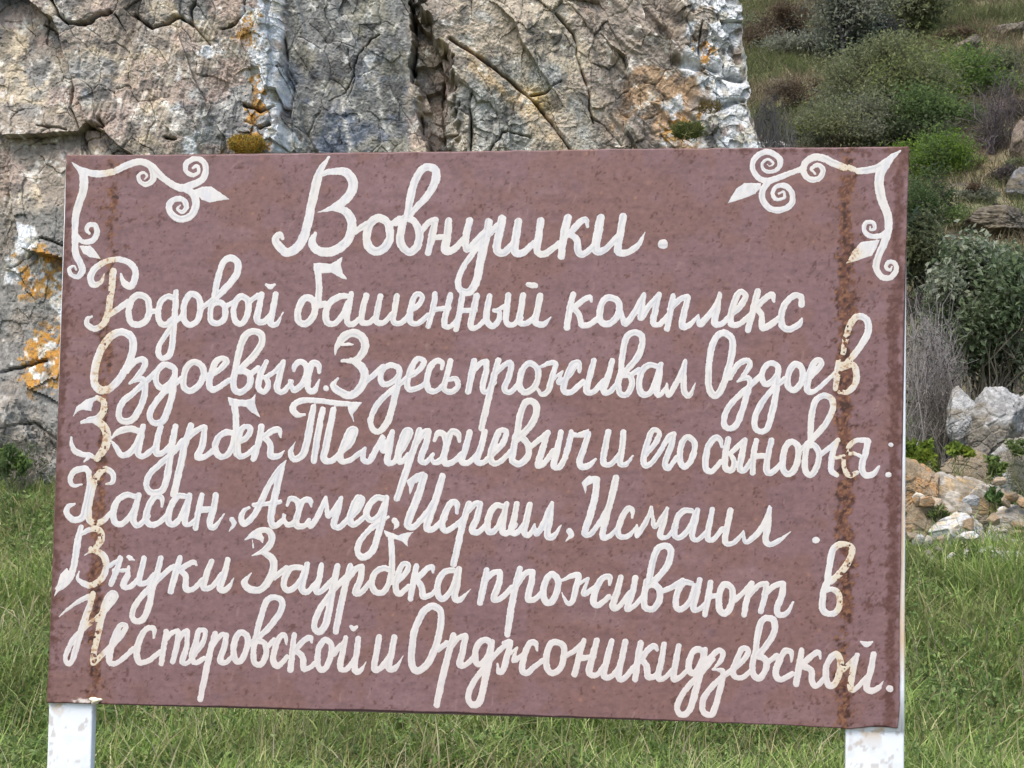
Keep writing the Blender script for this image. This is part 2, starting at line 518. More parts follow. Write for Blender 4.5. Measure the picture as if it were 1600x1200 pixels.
    col *= (0.50 + .42 * n5 + .38 * n3)[..., None] * np.array([.97, 1.0, 1.02])
    # ---------------- place
    back = .12 * (b - 1.5)
    yy = CY + back - d
    P2 = np.stack([a, yy, b], -1)
    # irregular right edge, leaning like the photo's
    edge = np.interp(Y, [-1500, -60, 0, 60, 100, 135, 150, 200, 235, 500, 900], [1100, 1150, 1160, 1168, 1174, 1180, 1172, 1184, 1192, 1215, 1240])
    edge = edge + 9 * (fbm(b * 5, b * 0 + 1, 4, 111) - .5) + 5 * (fbm(b * 22, b * 0 + 5, 2, 112) - .5)
    over = np.maximum(X - edge, 0)
    ex = at(edge, Y, CY)[..., 0]
    P2[..., 0] = np.where(over > 0, ex + .05 * (fbm(over * .02, b * 2, 3, 113) - .5), P2[..., 0])
    # columns past the edge turn back into the slope
    nb = 40
    last = P2[:, -1:, :]
    k = np.linspace(0, 1, nb + 1)[1:][None, :]
    bx = last[..., 0] + .35 * (fbm(k * 4 + 0 * b[:, :1], b[:, :1] * 1.6 + 0 * k, 4, 114) - .62) * np.minimum(1, k * 12)
    by = last[..., 1] + k * 7 + .02
    bz = np.broadcast_to(last[..., 2], bx.shape)
    P2 = np.concatenate([P2, np.stack([bx, by, bz], -1)], 1)
    cs = np.broadcast_to(col[:, -1:, :], bx.shape + (3,)) * (.8 + .4 * fbm(by * 8, bz * 8, 3, 115))[..., None]
    col = np.concatenate([col, cs], 1)
    # rows over the brow fall back
    top = P2[:1]
    kt = np.linspace(0, 1, 10)[::-1][:-1][:, None]
    tp = np.stack([top[..., 0] + 0 * kt, top[..., 1] + kt * 10, top[..., 2] + kt * .8 + .5 * (fbm(top[..., 0] * .8 + 0 * kt, kt * 9 + 0 * top[..., 0], 3, 116) - .5)], -1)
    P2 = np.concatenate([tp, P2], 0)
    col = np.concatenate([np.broadcast_to(col[:1], tp.shape), col], 0)
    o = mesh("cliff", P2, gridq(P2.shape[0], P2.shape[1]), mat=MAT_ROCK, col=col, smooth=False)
    tag(o, kind="structure")


build_cliff()

# ------------------------------------------------------------------ the sign board
TH = -0.1255
SC = np.array([-0.0776, 2.9919, 1.5857])
SU = np.array([math.cos(TH), math.sin(TH), 0.0])
SN = np.array([math.sin(TH), -math.cos(TH), 0.0])      # towards the viewer


def plane_st(px, py, off=0.0):
    r = ray(px, py)
    k = ((SC + SN * off - CAM) @ SN) / (r @ SN)
    P = CAM + r * k[..., None] - SC
    return P @ SU, P[..., 2]


VIEWS = dict(A=(80, 220), B=(400, 220), C=(720, 220), D=(1040, 220), E=(80, 400), F=(400, 400), G=(720, 400), H=(1040, 400),
             I=(80, 600), J=(400, 600), K=(720, 600), L=(1040, 600), M=(60, 840), N=(400, 840), O=(720, 840), P=(1040, 840))

WORDS = []


def word(*s):
    WORDS.append(s)


def wavy(s, t):
    return 0.0016 * (fbm(s * 2.1 + 5, t * 2.1, 2, 201) - .5) * 2


RX_L = ([240, 450, 560, 700, 800, 900, 1000, 1095], [175, 168, 164, 158, 152, 150, 147, 144])
RX_R = ([235, 330, 500, 620, 750, 960, 1000, 1130], [1328, 1324, 1323, 1318, 1322, 1322, 1318, 1317])


def rust_core(X, Y):
    """how strongly the two rusted weld seams show at a point of the sheet"""
    wob = 20 * (fbm(X / 30, Y / 22, 4, 211) - .5)
    l = np.abs(X + wob - np.interp(Y, *RX_L)); r = np.abs(X + wob - np.interp(Y, *RX_R))
    sl = .86 * np.interp(Y, [240, 300, 420, 520, 620, 700, 900, 1000, 1095], [.5, .8, .7, .85, .9, .9, 1, .9, .9])
    sr = np.interp(Y, [235, 300, 480, 560, 960, 985, 1055, 1075, 1130], [.6, .9, 1, 1, 1, .45, .8, .9, .8])
    return np.maximum(np.exp(-(l / 14) ** 2) * sl, np.exp(-(r / 16) ** 2) * sr)


# corner scrolls ----------------------------------------------------
SCROLL_L = ("A",
    "44|130,135,10 180,172,30 240,200,44 310,207,45 386,195,42",
    "45|408,184,42 480,150,45 560,130,45 620,155,48 690,225,45 760,275,45 820,295,50 880,275,50 940,245,45 965,190,42 955,135,38 905,112,35 850,135,35 840,185,35 880,215,30 920,195,25 912,155,22 885,170,18",
    "40|625,165,40 638,215,40 630,250,40 592,273,35 552,252,30 547,215,26 577,198,22 598,218,16 583,238,10",
    "45|815,290,45 880,325,48 905,390,50 880,460,48 810,490,45 748,455,42 737,400,42 775,365,38 825,370,36 845,412,32 820,445,28 790,425,23 806,402,15",
    "P|890,305 940,283 1000,283 1060,325 1120,367 1060,375 990,388 940,370 910,335",
    "45|130,135,10 185,190,38 205,240,55 200,310,55 175,390,50 155,460,48 150,540,45 150,620,45 152,700,45 180,760,48 195,810,45 165,850,35 125,838,30 112,800,25 143,782,18 156,806,12",
    "38|155,585,35 195,630,35 255,625,38 285,580,38 275,530,35 235,528,32 222,560,28 238,578,20",
    "P|175,655 245,655 280,690 312,740 240,730 200,705")
SCROLL_R = ("D",
    "45|1470,62,10 1410,105,38 1330,165,48 1260,185,48 1202,190,42",
    "38|1172,178,40 1146,165,34",
    "45|1118,168,45 1050,140,48 980,107,48 920,107,46 872,140,45 862,195,40 895,238,40 955,238,38 985,190,36 955,152,30 912,175,26 935,208,18",
    "40|865,170,40 800,195,36 720,225,38 650,250,42 590,238,40 550,190,36 546,130,36 590,82,38 650,72,38 710,110,40 710,165,34 660,195,28 612,180,24 605,140,20 640,117,18 674,140,16 650,160,12 636,147,8",
    "40|645,250,40 607,310,42 607,370,42 650,423,42 720,433,42 785,395,40 790,330,38 750,282,36 695,286,32 668,328,28 690,366,26 740,358,22 738,322,18 706,330,14",
    "P|600,265 490,262 440,300 388,392 480,365 560,335 590,300",
    "50|1462,64,8 1380,150,50 1340,210,60 1335,290,62 1360,390,58 1390,470,55 1392,560,48 1370,630,50 1330,720,46 1315,790,44 1345,845,40 1400,858,36 1440,815,36 1435,767,30 1395,757,28 1377,790,24 1402,810,18 1414,788,12",
    "36|1380,570,40 1330,597,35 1270,592,34 1240,552,32 1252,512,30 1295,512,28 1308,545,24 1280,558,16 1278,537,10",
    "P|1338,618 1220,632 1170,690 1125,770 1210,745 1290,720 1320,670")

# title -------------------------------------------------------------
word("B",
    "60|455,103,20 405,180,48 378,260,62 347,400,62 322,520,62 282,635,65 205,698,62 147,663,58 121,615,50 150,585,42 166,610,26",
    "60|400,212,40 470,192,45 560,197,60 605,255,65 590,330,65 530,390,58 450,430,32 385,447,8",
    "60|490,425,34 565,445,60 600,520,62 575,620,62 490,688,65 400,692,60 350,640,55 372,575,24",
    "42|610,575,42 690,520,46",
    "58c|765,482 822,515 838,590 812,660 755,692 703,660 692,590 712,520",
    "44|825,535,44 900,488,46",
    "54|945,475,52 965,350,55 1000,235,55 1055,168,54 1118,178,58 1124,240,60 1080,330,52 1005,415,44 955,472,44",
    "55|930,480,46 908,560,55 905,640,58 955,697,55 1008,655,58 1020,570,55 980,498,50 920,488,45 870,520,34",
    "42|1020,580,38 1080,512,44 1120,502,52",
    "52|1122,495,48 1100,600,56 1076,700,44",
    "42|1095,605,42 1205,598,42",
    "56|1205,500,50 1195,600,58 1182,685,58 1235,680,48 1310,600,42",
    "50|1335,500,50 1312,600,50 1318,680,46 1390,610,44 1440,560,44",
    "56|1455,508,56 1440,590,58 1402,760,58 1380,870,56 1332,945,52 1275,928,48 1265,862,44 1305,775,42 1370,682,40 1440,605,40 1500,538,44",
    "C", "58|258,490,58 238,590,58 226,680,58 270,698,52 330,640,46",
    "54|360,505,54 345,600,56 337,690,56 385,702,50 455,640,46",
    "54|500,500,52 486,600,54 478,690,54 530,705,48 612,642,42",
    "44|165,598,44 230,530,44",
    "54|670,480,54 645,590,58 628,722,48",
    "44|792,535,26 782,492,42 740,512,45 690,570,45 655,595,42",
    "48|685,580,46 725,622,50 735,695,52 770,708,46 830,658,44",
    "58|875,482,56 855,590,62 845,685,58 900,680,48 980,600,46",
    "54|1015,475,52 995,590,54 982,690,54 1040,698,48 1110,650,40 1152,572,12",
    "66|1261,645 1265,645")

# line two ----------------------------------------------------------
word("E",
    "44|388,95,46 375,220,46 355,350,45 328,420,45 275,455,42 226,430,40 225,392,32 255,378,16",
    "42|332,112,10 308,165,30 262,178,44 246,130,45 282,72,46 350,32,42 430,22,40 498,50,44 528,110,46 500,188,48 455,168,44 435,112,18",
    "40|368,365,38 420,330,42 478,288,42",
    "44c|548,243 600,270 612,340 595,400 545,430 495,410 485,340 505,270",
    "36|622,350 665,340",
    "42|772,262 730,252 690,280 668,340 678,410 715,430 757,395",
    "44|780,225,40 775,320,44 765,450,44 755,560,44 735,622,44 695,638,42 670,608,40 677,560,38 712,500,36 760,430,36 815,378,36",
    "44c|880,235 925,265 932,330 915,400 870,430 832,400 828,330 845,265",
    "36|930,330 990,290",
    "44|1018,275,44 1040,150,44 1075,42,44 1120,12,46 1165,42,48 1160,110,48 1110,180,48 1040,248,46 985,298,40",
    "42|1015,275 995,340 1000,405 1040,422 1082,392 1088,330 1060,292 1018,292",
    "36|1085,318 1145,290",
    "42c|1190,252 1228,278 1232,335 1212,398 1180,425 1147,398 1140,335 1157,278",
    "36|1232,292 1292,245",
    "42|1315,240,42 1300,320,44 1286,400,46 1328,412,40 1380,360,36",
    "42|1405,238,40 1385,340,44 1372,420,44 1410,425,34 1450,352,8",
    "26|1345,180,20 1370,192,34 1395,180,22")
word("F",
    "44|383,75,44 394,180,44 390,290,42",
    "P|358,45 395,42 470,48 510,25 540,5 532,60 545,110 575,150 530,140 470,105 415,108 360,95",
    "46c|320,260 362,285 368,345 343,398 300,425 264,400 264,340 287,282",
    "44|368,315 430,300",
    "44|592,252,36 530,252,44 467,287,44 437,350,45 446,415,45 490,422,40 540,370,40 575,290,38",
    "42|595,238,40 580,320,42 568,405,42 600,428,38 660,380,36",
    "42|690,248,40 670,320,42 660,408,42 710,415,38 760,360,36",
    "42|777,252,40 760,330,42 750,408,42 800,415,38 850,360,36",
    "42|880,252,40 868,330,42 858,408,42 905,418,38 965,360,36",
    "40|960,345,36 1010,312,38 1040,260,36 1010,237,36 983,272,42 965,350,44 968,412,42 1015,420,38 1075,370,38",
    "40|1120,238,38 1105,330,42 1076,438,38",
    "36|1108,335 1205,325",
    "42|1215,245,40 1195,330,42 1177,428,42 1215,442,34 1265,390,34",
    "42|1290,240,40 1275,340,42 1250,460,38",
    "36|1275,342 1370,338",
    "42|1380,250,42 1360,340,44 1342,438,44 1380,445,36 1430,400,36",
    "G", "42|180,250,40 166,330,44 162,405,44 200,438,42 238,400,42 240,352,34 205,340,26",
    "28|232,338 285,305",
    "42|297,245,40 288,330,42 284,412,42 325,430,36 375,385,36",
    "42|390,245,40 376,330,44 364,408,44 410,422,38 465,375,36",
    "43|495,250,44 480,330,44 466,412,44 515,428,40 562,382,10",
    "40|422,178,34 445,184,42 468,186,36")
word("G",
    "42|703,240,40 680,330,42 663,448,42",
    "40|817,285,20 805,258,38 755,282,40 710,322,40 690,336,38",
    "40|705,320 740,370 755,428 800,430 862,390",
    "44c|930,260 982,283 988,340 963,398 910,428 872,403 870,340 892,282",
    "30|1000,350,30 1015,400,36 1030,422,40 1075,370,40 1120,290,40 1147,240,32",
    "40|1147,240,32 1132,320,38 1125,388,40 1180,310,38 1237,245,34",
    "42|1240,240,34 1218,330,42 1203,415,42 1240,428,36 1295,372,36",
    "H", "40|47,250,38 30,340,42 10,455,40",
    "38|25,335 90,272 138,255",
    "42|140,258,40 118,350,44 102,438,42 150,430,36 205,368,16",
    "40|204,370,16 214,428,40 270,370,42 320,300,38 337,235,26",
    "42|339,240,30 320,340,44 306,418,44 350,425,38 410,370,38",
    "42|405,372,36 460,322,42 500,252,40 466,224,38 435,272,44 410,360,46 410,425,44 460,425,38 530,370,36",
    "44|576,222,44 550,330,46 515,462,42",
    "40|677,285,20 665,242,40 620,267,40 560,330,40",
    "42|565,322 600,370 603,448 650,435 705,392",
    "44|850,305,40 846,258,42 805,248,42 757,287,45 727,350,46 727,430,45 770,458,43 830,430,43 852,392,16")

# line three --------------------------------------------------------
word("E",
    "50c|440,475 505,510 510,590 470,700 400,800 325,842 272,800 275,700 310,590 370,505",
    "40|470,720,42 515,668,40 570,645,42 588,680,40 545,745,36 492,795,20",
    "42|500,790,22 560,768,36 588,795,42 580,880,44 545,970,45 500,1028,44 440,1028,42 422,980,42 450,910,42 520,850,40 580,795,40 640,740,38 672,702,36",
    "40c|735,682 772,710 768,760 735,805 690,825 657,790 660,725 700,682",
    "42|778,740,36 765,820,42 740,930,44 700,1028,46 645,1042,42 617,1008,42 632,950,42 690,870,40 760,810,40 822,760,38",
    "42c|895,663 943,690 953,740 928,800 875,843 830,820 830,750 852,690",
    "40|965,752,36 1040,720,40 1096,662,38 1070,638,36 1030,662,42 1000,740,44 988,808,44 1020,835,40 1112,778,38",
    "45|1150,725,44 1175,600,46 1210,502,46 1260,472,44 1312,492,46 1314,550,46 1270,620,46 1210,680,44 1165,722,42",
    "44|1150,720 1138,790 1148,838 1190,850 1238,808 1244,752 1215,722 1165,720",
    "36|1242,745 1295,700",
    "40|1345,662,34 1310,740,42 1296,820,42 1328,850,38 1357,810,38 1342,762,32 1308,757,26",
    "32|1340,760 1400,720 1452,660",
    "40|1452,662,36 1428,750,42 1412,828,42 1450,850,38 1505,785,28",
    "F", "40|212,780,22 238,838,40 290,800,42 318,735,42 310,680,40 275,662,40 243,688,38 238,716,22",
    "40|397,725,26 390,680,40 352,672,42 330,740,42 326,828,42 362,842,42 397,775,14",
    "36|437,826 440,829")
word("F",
    "54|495,632,6 502,575,30 542,512,58 600,482,55 658,502,58 683,560,58 655,625,50 600,655,40 538,655,24",
    "P|530,545 580,538 626,552 570,566 530,563",
    "54|595,650,40 655,690,56 680,750,58 650,828,60 590,872,55 522,848,52 482,810,45 512,765,20",
    "40|690,780 740,740 795,690",
    "42c|840,682 890,700 892,745 850,788 803,803 777,770 792,712",
    "44|898,720,42 880,830,44 850,950,48 820,1040,50 770,1098,42 727,1078,42 717,1020,42 750,940,42 820,862,40 905,792,40 960,745,38",
    "40|942,762,38 1020,712,40 1050,658,38 1010,642,38 975,692,44 945,780,44 957,833,42 1010,825,38 1072,788,36",
    "42|1162,705,26 1165,667,38 1125,657,42 1085,702,44 1068,780,44 1080,838,44 1130,840,38 1175,800,36",
    "42|1215,655,40 1195,740,44 1176,828,44 1220,850,42 1263,815,40 1250,768,38 1205,772,34")
word("F",
    "43|1365,655,42 1345,750,46 1325,848,42",
    "38|1340,740 1400,672 1440,658",
    "43|1440,660,40 1438,720,42 1416,822,44 1440,850,36 1490,790,36",
    "G", "45|235,655,44 205,760,46 170,900,46 130,1075,44",
    "40|212,738,38 270,682,40 313,672,42 302,750,44 272,830,44 310,850,38 365,795,36",
    "44c|430,670 478,702 483,760 458,820 405,853 367,820 372,750 392,702",
    "38|498,692,26 560,668,36 592,680,40 570,760,42 545,845,42 505,862,36 480,830,24",
    "30|575,770,30 635,720,20",
    "36|635,722,20 612,792,36 680,742,36 720,690,30",
    "42|740,720,30 737,668,40 695,682,44 660,760,44 642,838,44 690,850,38 765,785,38",
    "43|832,655,40 810,740,44 785,838,46 830,850,38 890,780,38",
    "43|947,655,38 925,740,44 893,838,46 930,850,38 990,785,38",
    "45|1000,745,42 1010,620,44 1035,512,46 1080,478,44 1128,497,46 1133,560,46 1100,640,46 1030,720,42",
    "43|1002,725 982,800 997,858 1040,863 1070,800 1055,748 1012,745",
    "36|1062,745 1115,708",
    "42|1228,692,34 1180,682,42 1137,712,44 1115,790,44 1128,858,44 1180,858,40 1215,790,38 1238,705,36",
    "42|1252,675,36 1240,760,42 1225,850,42 1248,868,36 1290,805,20",
    "40|1288,800,18 1298,868,38 1350,790,40 1385,710,38 1402,648,20",
    "43|1404,655,26 1395,740,40 1395,840,44 1430,873,38 1466,795,12")
word("H",
    "46c|365,480 415,520 415,610 385,730 345,840 305,875 270,820 270,700 285,590 315,510",
    "40|400,760,40 450,682,40 505,652,40 528,680,38 490,740,32 448,785,14",
    "42|450,785,18 510,760,34 528,790,38 510,860,42 480,960,44 440,1058,44 390,1078,42 364,1040,42 385,960,42 450,880,40 530,810,38 592,750,38",
    "40c|657,670 700,690 703,735 668,780 625,803 602,762 615,702",
    "43|705,700,40 695,820,44 675,940,46 640,1068,44 600,1098,40 562,1078,40 557,1020,42 600,920,42 670,832,40 745,768,38",
    "43c|815,675 853,705 853,770 828,820 795,838 764,810 767,740 787,697",
    "42|868,782,36 930,732,40 975,672,40 945,652,40 910,702,46 887,790,46 890,843,42 940,840,34 1055,735,30",
    "44|1108,605,36 1135,480,44 1175,397,46 1220,377,46 1263,410,48 1263,480,48 1220,560,46 1155,645,42 1110,690,40",
    "43|1085,665,44 1070,760,44 1062,828,36",
    "40|1090,705,36 1165,680,44 1193,730,44 1185,800,42 1140,848,38 1088,850,30")

# line four ---------------------------------------------------------
word("I",
    "P|138,200 160,140 220,95 290,78 302,92 262,112 250,170 200,160 160,175",
    "45|285,85,30 328,112,42 325,170,44 288,215,46 240,225,40 192,240,20",
    "54|265,222,42 328,265,56 350,330,56 335,400,56 285,465,46",
    "38|228,440,30 200,442,38 150,420,40 128,380,30 125,335,16",
    "30|260,455 235,440",
    "26|205,485,12 232,462,26",
    "42|372,345,10 420,300,38 490,280,44 542,292,40",
    "42|372,352,10 408,400,34 440,445,42 490,432,42 535,370,42 562,310,38",
    "43|575,265,38 560,340,44 543,430,44 580,450,38 655,388,36",
    "43|685,270,40 665,340,44 656,428,44 700,430,38 760,372,38",
    "45|777,265,38 760,350,44 740,480,46 720,600,48 690,668,46 630,678,44 597,640,42 612,570,42 680,500,40 770,420,40 825,355,40",
    "45|875,260,42 840,360,46 810,500,48 766,690,48",
    "40|845,345 900,297 955,270",
    "44|960,272,40 945,380,46 916,455,46 960,455,38 1025,405,38",
    "44|1143,120,42 1155,200,44 1155,320,42 1150,420,38",
    "P|1103,82 1140,92 1210,100 1250,90 1280,58 1275,120 1290,170 1308,210 1255,180 1220,145 1180,140 1115,135",
    "42|1130,305,38 1090,302,42 1047,332,42 1025,390,44 1043,443,44 1085,453,40 1125,410,40 1145,330,36",
    "42|1160,440,40 1160,375,38 1225,332,40 1245,278,38 1207,268,38 1180,312,42 1165,400,44 1178,453,40 1225,440,34 1275,395,34",
    "43|1315,268,42 1300,350,44 1266,466,42",
    "42|1435,332,16 1425,288,40 1380,293,42 1330,333,42",
    "42|1335,330,42 1370,380,42 1372,448,44 1420,450,36 1457,418,10")
word("J",
    "40|305,192,14 262,195,38 232,165,44 242,125,42 300,102,38 400,105,36 500,120,38 585,125,34",
    "P|560,108 662,115 630,160 605,190 612,235 580,175 572,142",
    "46|360,145,40 340,250,46 315,380,48 288,448,46 240,470,44 217,430,36 246,362,8",
    "44|417,160,40 395,270,44 362,478,44",
    "46|485,160,40 460,280,46 438,390,46 425,465,46 470,482,40 545,415,38",
    "42|540,420,36 590,372,42 620,292,38 590,287,40 560,352,44 530,430,44 532,478,42 580,480,36 650,430,34 682,402,22",
    "40|682,405,20 668,468,38 708,482,40 750,410,42 790,330,32",
    "42|793,335,34 795,420,36 850,300,34",
    "44|853,298,36 835,400,42 821,485,44 860,492,36 885,450,32",
    "42|880,455,36 930,382,40 966,302,38 933,292,38 907,362,44 888,450,46 905,490,36 950,440,30",
    "44|1020,288,40 990,390,44 940,540,46 881,715,44",
    "40|1000,372 1050,303 1078,295",
    "44|1080,300,40 1060,380,44 1030,470,44 1060,490,36 1105,440,26",
    "40|1115,352,24 1138,308,40 1178,320,40 1185,400,42 1160,470,44 1112,490,36 1095,450,18",
    "40|1270,358,22 1263,312,40 1220,302,42 1195,372,42 1173,460,44 1188,498,42 1240,480,36 1305,415,34",
    "43|1335,302,40 1310,400,44 1286,480,46 1330,490,38 1395,425,36",
    "43|1430,298,40 1405,400,44 1380,478,44 1420,490,38 1480,435,36",
    "K", "42|185,455,34 260,372,40 285,302,38 245,292,38 215,352,44 188,440,46 197,490,42 240,490,36 315,420,36",
    "44|348,335,44 370,200,44 400,122,44 440,107,44 473,140,46 463,210,46 420,280,44 350,350,42",
    "44|342,330 328,420 322,478 368,500 420,450 420,382 380,337 338,345",
    "36|430,400 490,350 545,305",
    "44|542,308,36 512,400,44 484,505,46 525,490,38 580,415,36",
    "44|627,302,36 605,400,42 582,505,46 615,520,40 655,460,38",
    "42|650,470,38 685,340,42 690,300,34",
    "P|680,290 730,305 800,280 810,310 770,335 720,335 690,330",
    "44|800,310,36 770,400,42 742,480,44 755,518,42 800,510,38 842,472,16")
word("K", "45|922,298,42 905,380,46 892,490,46 940,500,40 1005,425,38",
    "44|1017,298,42 1010,390,46 995,490,46 1032,502,40 1076,448,16")
word("K",
    "42|1155,445,32 1220,362,40 1240,303,36 1197,292,38 1165,372,44 1143,460,44 1153,508,42 1195,490,36 1262,398,36",
    "42|1260,400,34 1298,332,38 1328,312,36",
    "43|1332,312,36 1315,385,42 1278,490,44 1298,528,38 1350,455,34",
    "43c|1420,332 1458,362 1458,420 1433,488 1395,518 1372,480 1372,410 1392,352",
    "L", "44|352,392,26 340,348,40 310,337,42 270,382,44 250,460,46 252,528,44 290,545,40 345,485,36",
    "43|392,345,42 375,430,46 372,518,46 408,540,42 430,492,40 410,442,34",
    "36|405,435 450,390 495,350",
    "43|495,352,40 480,430,44 462,520,46 490,543,38 535,480,38",
    "42|567,355,38 550,440,42 545,555,42",
    "40|555,452 640,448",
    "44|660,355,42 640,450,44 631,540,46 665,553,38 725,495,38",
    "44c|790,362 828,392 828,460 803,538 760,563 732,520 737,440 757,382",
    "44|903,355,42 910,220,44 935,112,44 985,72,42 1038,95,44 1043,160,44 1000,250,44 930,330,44 858,402,38",
    "43|888,370 873,450 873,538 910,568 948,510 958,432 930,384 893,382",
    "34|957,450 1020,402 1078,350",
    "40|1075,352,30 1055,400,40 1038,470,42 1036,540,42 1068,568,36",
    "28|1062,460 1115,453",
    "32|1112,450,28 1118,530,34 1150,573,36 1197,553,30",
    "34|1172,430,24 1148,435,30 1145,392,36 1190,353,36 1245,352,36",
    "40|1172,430,24 1222,452,30",
    "44|1265,355,42 1250,430,46 1226,520,46 1250,570,42 1300,560,40 1337,515,16",
    "32|1407,379 1409,381", "38|1391,569 1395,567")

# line five ---------------------------------------------------------
word("I",
    "38|192,628,14 140,635,30 117,600,34 142,547,40 208,527,42 236,552,34",
    "46|232,545,34 242,640,46 215,760,48 198,830,46 142,850,42 97,812,40 102,770,36 147,750,16",
    "44|342,626,14 383,612,32 383,560,40 335,532,40 290,572,44 255,660,48 233,760,48 238,848,46 280,870,44 330,850,38 385,795,34",
    "42|522,703,38 470,693,42 412,732,44 387,810,46 402,868,44 450,870,40 510,800,40 538,725,36",
    "43|546,695,38 530,770,44 512,850,46 545,885,38 605,825,38",
    "43|692,765,20 690,713,40 650,703,42 610,762,44 592,840,44 617,878,42 670,870,36 725,820,36",
    "43|842,703,38 790,703,42 747,770,44 732,850,45 762,878,42 810,830,40 850,735,38",
    "43|866,695,38 850,780,42 836,860,44 860,880,34 905,845,30",
    "43|942,695,38 920,790,42 902,900,38",
    "42|930,788 1015,780",
    "44|1030,695,42 1015,780,46 990,870,46 1020,895,38 1082,812,8",
    "38|1132,848,38 1142,875,34 1112,922,6")
word("I",
    "42|1470,475,6 1430,530,40 1362,630,40 1312,740,42 1260,830,42 1207,873,42 1187,832,38 1210,790,30 1237,773,18",
    "46|1462,490,14 1440,530,40 1415,630,48 1390,740,48 1373,840,48 1392,888,42 1440,860,36 1462,822,18",
    "30|1268,755 1350,748 1430,738",
    "J", "40|172,815,18 175,850,26 200,880,36 245,862,42 268,790,42 258,732,40 217,717,38 195,757,18",
    "40|347,765,18 335,727,40 295,733,42 265,802,42 252,880,44 300,888,36 332,848,22",
    "40|330,850,18 340,888,38 380,840,40 412,770,38 437,708,22",
    "38|438,712,24 445,800,36 462,820,34 530,715,28",
    "43|532,715,32 510,800,42 486,880,44 520,895,38 585,835,36",
    "42|585,843,34 640,782,40 665,722,38 635,712,38 605,772,44 588,850,46 618,878,38 695,815,36",
    "43|792,713,38 750,713,42 706,762,44 690,820,44 722,853,38 770,820,40 802,755,38",
    "44|816,710,38 800,800,44 770,920,46 730,1038,46 672,1083,44 637,1058,42 643,1000,42 690,930,40 760,870,40 828,832,18",
    "42|868,855,42 880,880,36 862,908,8")
word("J",
    "P|940,605 1000,560 1050,548 1040,600 995,622 960,700 955,640",
    "50|1050,575,48 1020,680,52 980,780,52 948,875,52 990,890,42 1060,815,42 1110,740,40",
    "46|1165,578,44 1130,700,48 1090,820,48 1066,900,46 1110,905,38 1180,840,38",
    "43|1257,805,22 1255,748,40 1220,743,42 1185,802,44 1162,880,44 1187,918,42 1240,890,36 1295,845,36",
    "44|1330,748,42 1300,850,44 1270,970,46 1236,1125,44",
    "38|1310,810 1368,750 1400,748",
    "44|1402,752,40 1380,840,44 1350,910,46 1390,925,38 1450,870,36",
    "K", "42|262,765,38 215,763,42 177,822,44 165,900,44 193,928,42 240,880,40 273,795,36",
    "43|286,750,36 270,830,42 261,918,44 295,930,36 340,880,36",
    "43|350,750,36 335,830,42 316,918,44 350,930,36 405,865,36",
    "42|432,752,38 415,830,42 397,930,42 430,940,34 462,878,16",
    "40|460,880,16 474,938,36 520,870,40 545,800,38 570,743,20",
    "43|571,748,28 555,850,42 541,948,44 580,950,38 628,882,8",
    "40|678,922,40 690,945,34 657,982,6")
word("K",
    "P|750,615 800,572 852,572 835,612 790,640 780,700 765,650",
    "50|850,597,48 840,700,50 810,820,50 775,930,50 820,930,40 890,830,40 920,770,38",
    "47|970,587,48 945,700,50 910,830,48 886,950,46 930,950,38 990,890,36",
    "43|1072,835,22 1072,788,38 1040,783,42 1000,852,44 982,930,44 1008,958,40 1060,940,34 1102,880,16",
    "40|1103,880,16 1100,948,38 1140,890,40 1167,840,38 1190,768,20",
    "38|1191,770,22 1205,870,36 1222,885,34 1290,775,24",
    "43|1291,778,28 1270,860,42 1246,948,44 1290,955,36 1345,895,36",
    "43|1442,793,38 1390,793,42 1347,852,44 1335,940,44 1370,958,40 1430,900,40 1467,800,36",
    "43|1481,785,38 1465,860,42 1446,950,44 1480,973,36 1540,920,36",
    "L", "43|291,785,38 275,870,42 261,960,46 300,970,36 355,905,36",
    "43|405,790,42 390,870,44 371,980,44 410,998,36 460,960,32 486,918,14",
    "40|485,920,16 500,988,38 560,950,40 610,880,38 651,768,22",
    "43|654,775,28 640,880,44 626,978,46 660,1003,40 720,970,32 786,920,6",
    "48|938,975 942,975")

# line six ----------------------------------------------------------
word("I",
    "44|187,895,36 165,980,46 150,1090,46",
    "42|188,935,32 250,907,38 298,912,44 313,960,46 280,1020,42 207,1072,8",
    "M", "45|245,40,44 230,130,46 218,190,46 190,262,46 140,295,36 105,320,12",
    "P|178,188 135,225 118,290 92,378 130,335 160,322 200,285 215,260",
    "44|330,72,40 405,110,46 423,180,44 400,250,44 330,298,42 272,280,40 245,252,24 255,212,10",
    "36|440,185,20 470,160,34 500,140,30",
    "42|512,130,38 490,200,44 453,292,38",
    "34|470,205,30 560,205,30",
    "36|575,132,28 598,140,16", "30|565,120 580,130",
    "42|565,180,20 555,240,44 530,300,44 572,308,36 635,250,36",
    "43|660,128,38 645,200,42 630,280,44 680,280,36 725,232,38",
    "45|765,128,40 740,230,44 710,330,46 690,430,46 655,508,46 610,522,42 587,490,40 602,430,40 660,350,40 740,272,40 810,205,38 850,180,34",
    "44|885,128,40 860,210,46 826,336,44",
    "40|988,172,16 970,153,38 930,172,40 880,205,40",
    "42|885,200,40 920,240,42 922,318,44 970,320,36 1025,262,36",
    "43|1085,148,40 1055,220,44 1032,308,44 1080,310,38 1145,230,34",
    "44|1185,138,38 1165,220,44 1135,320,46 1180,320,38 1226,246,6")
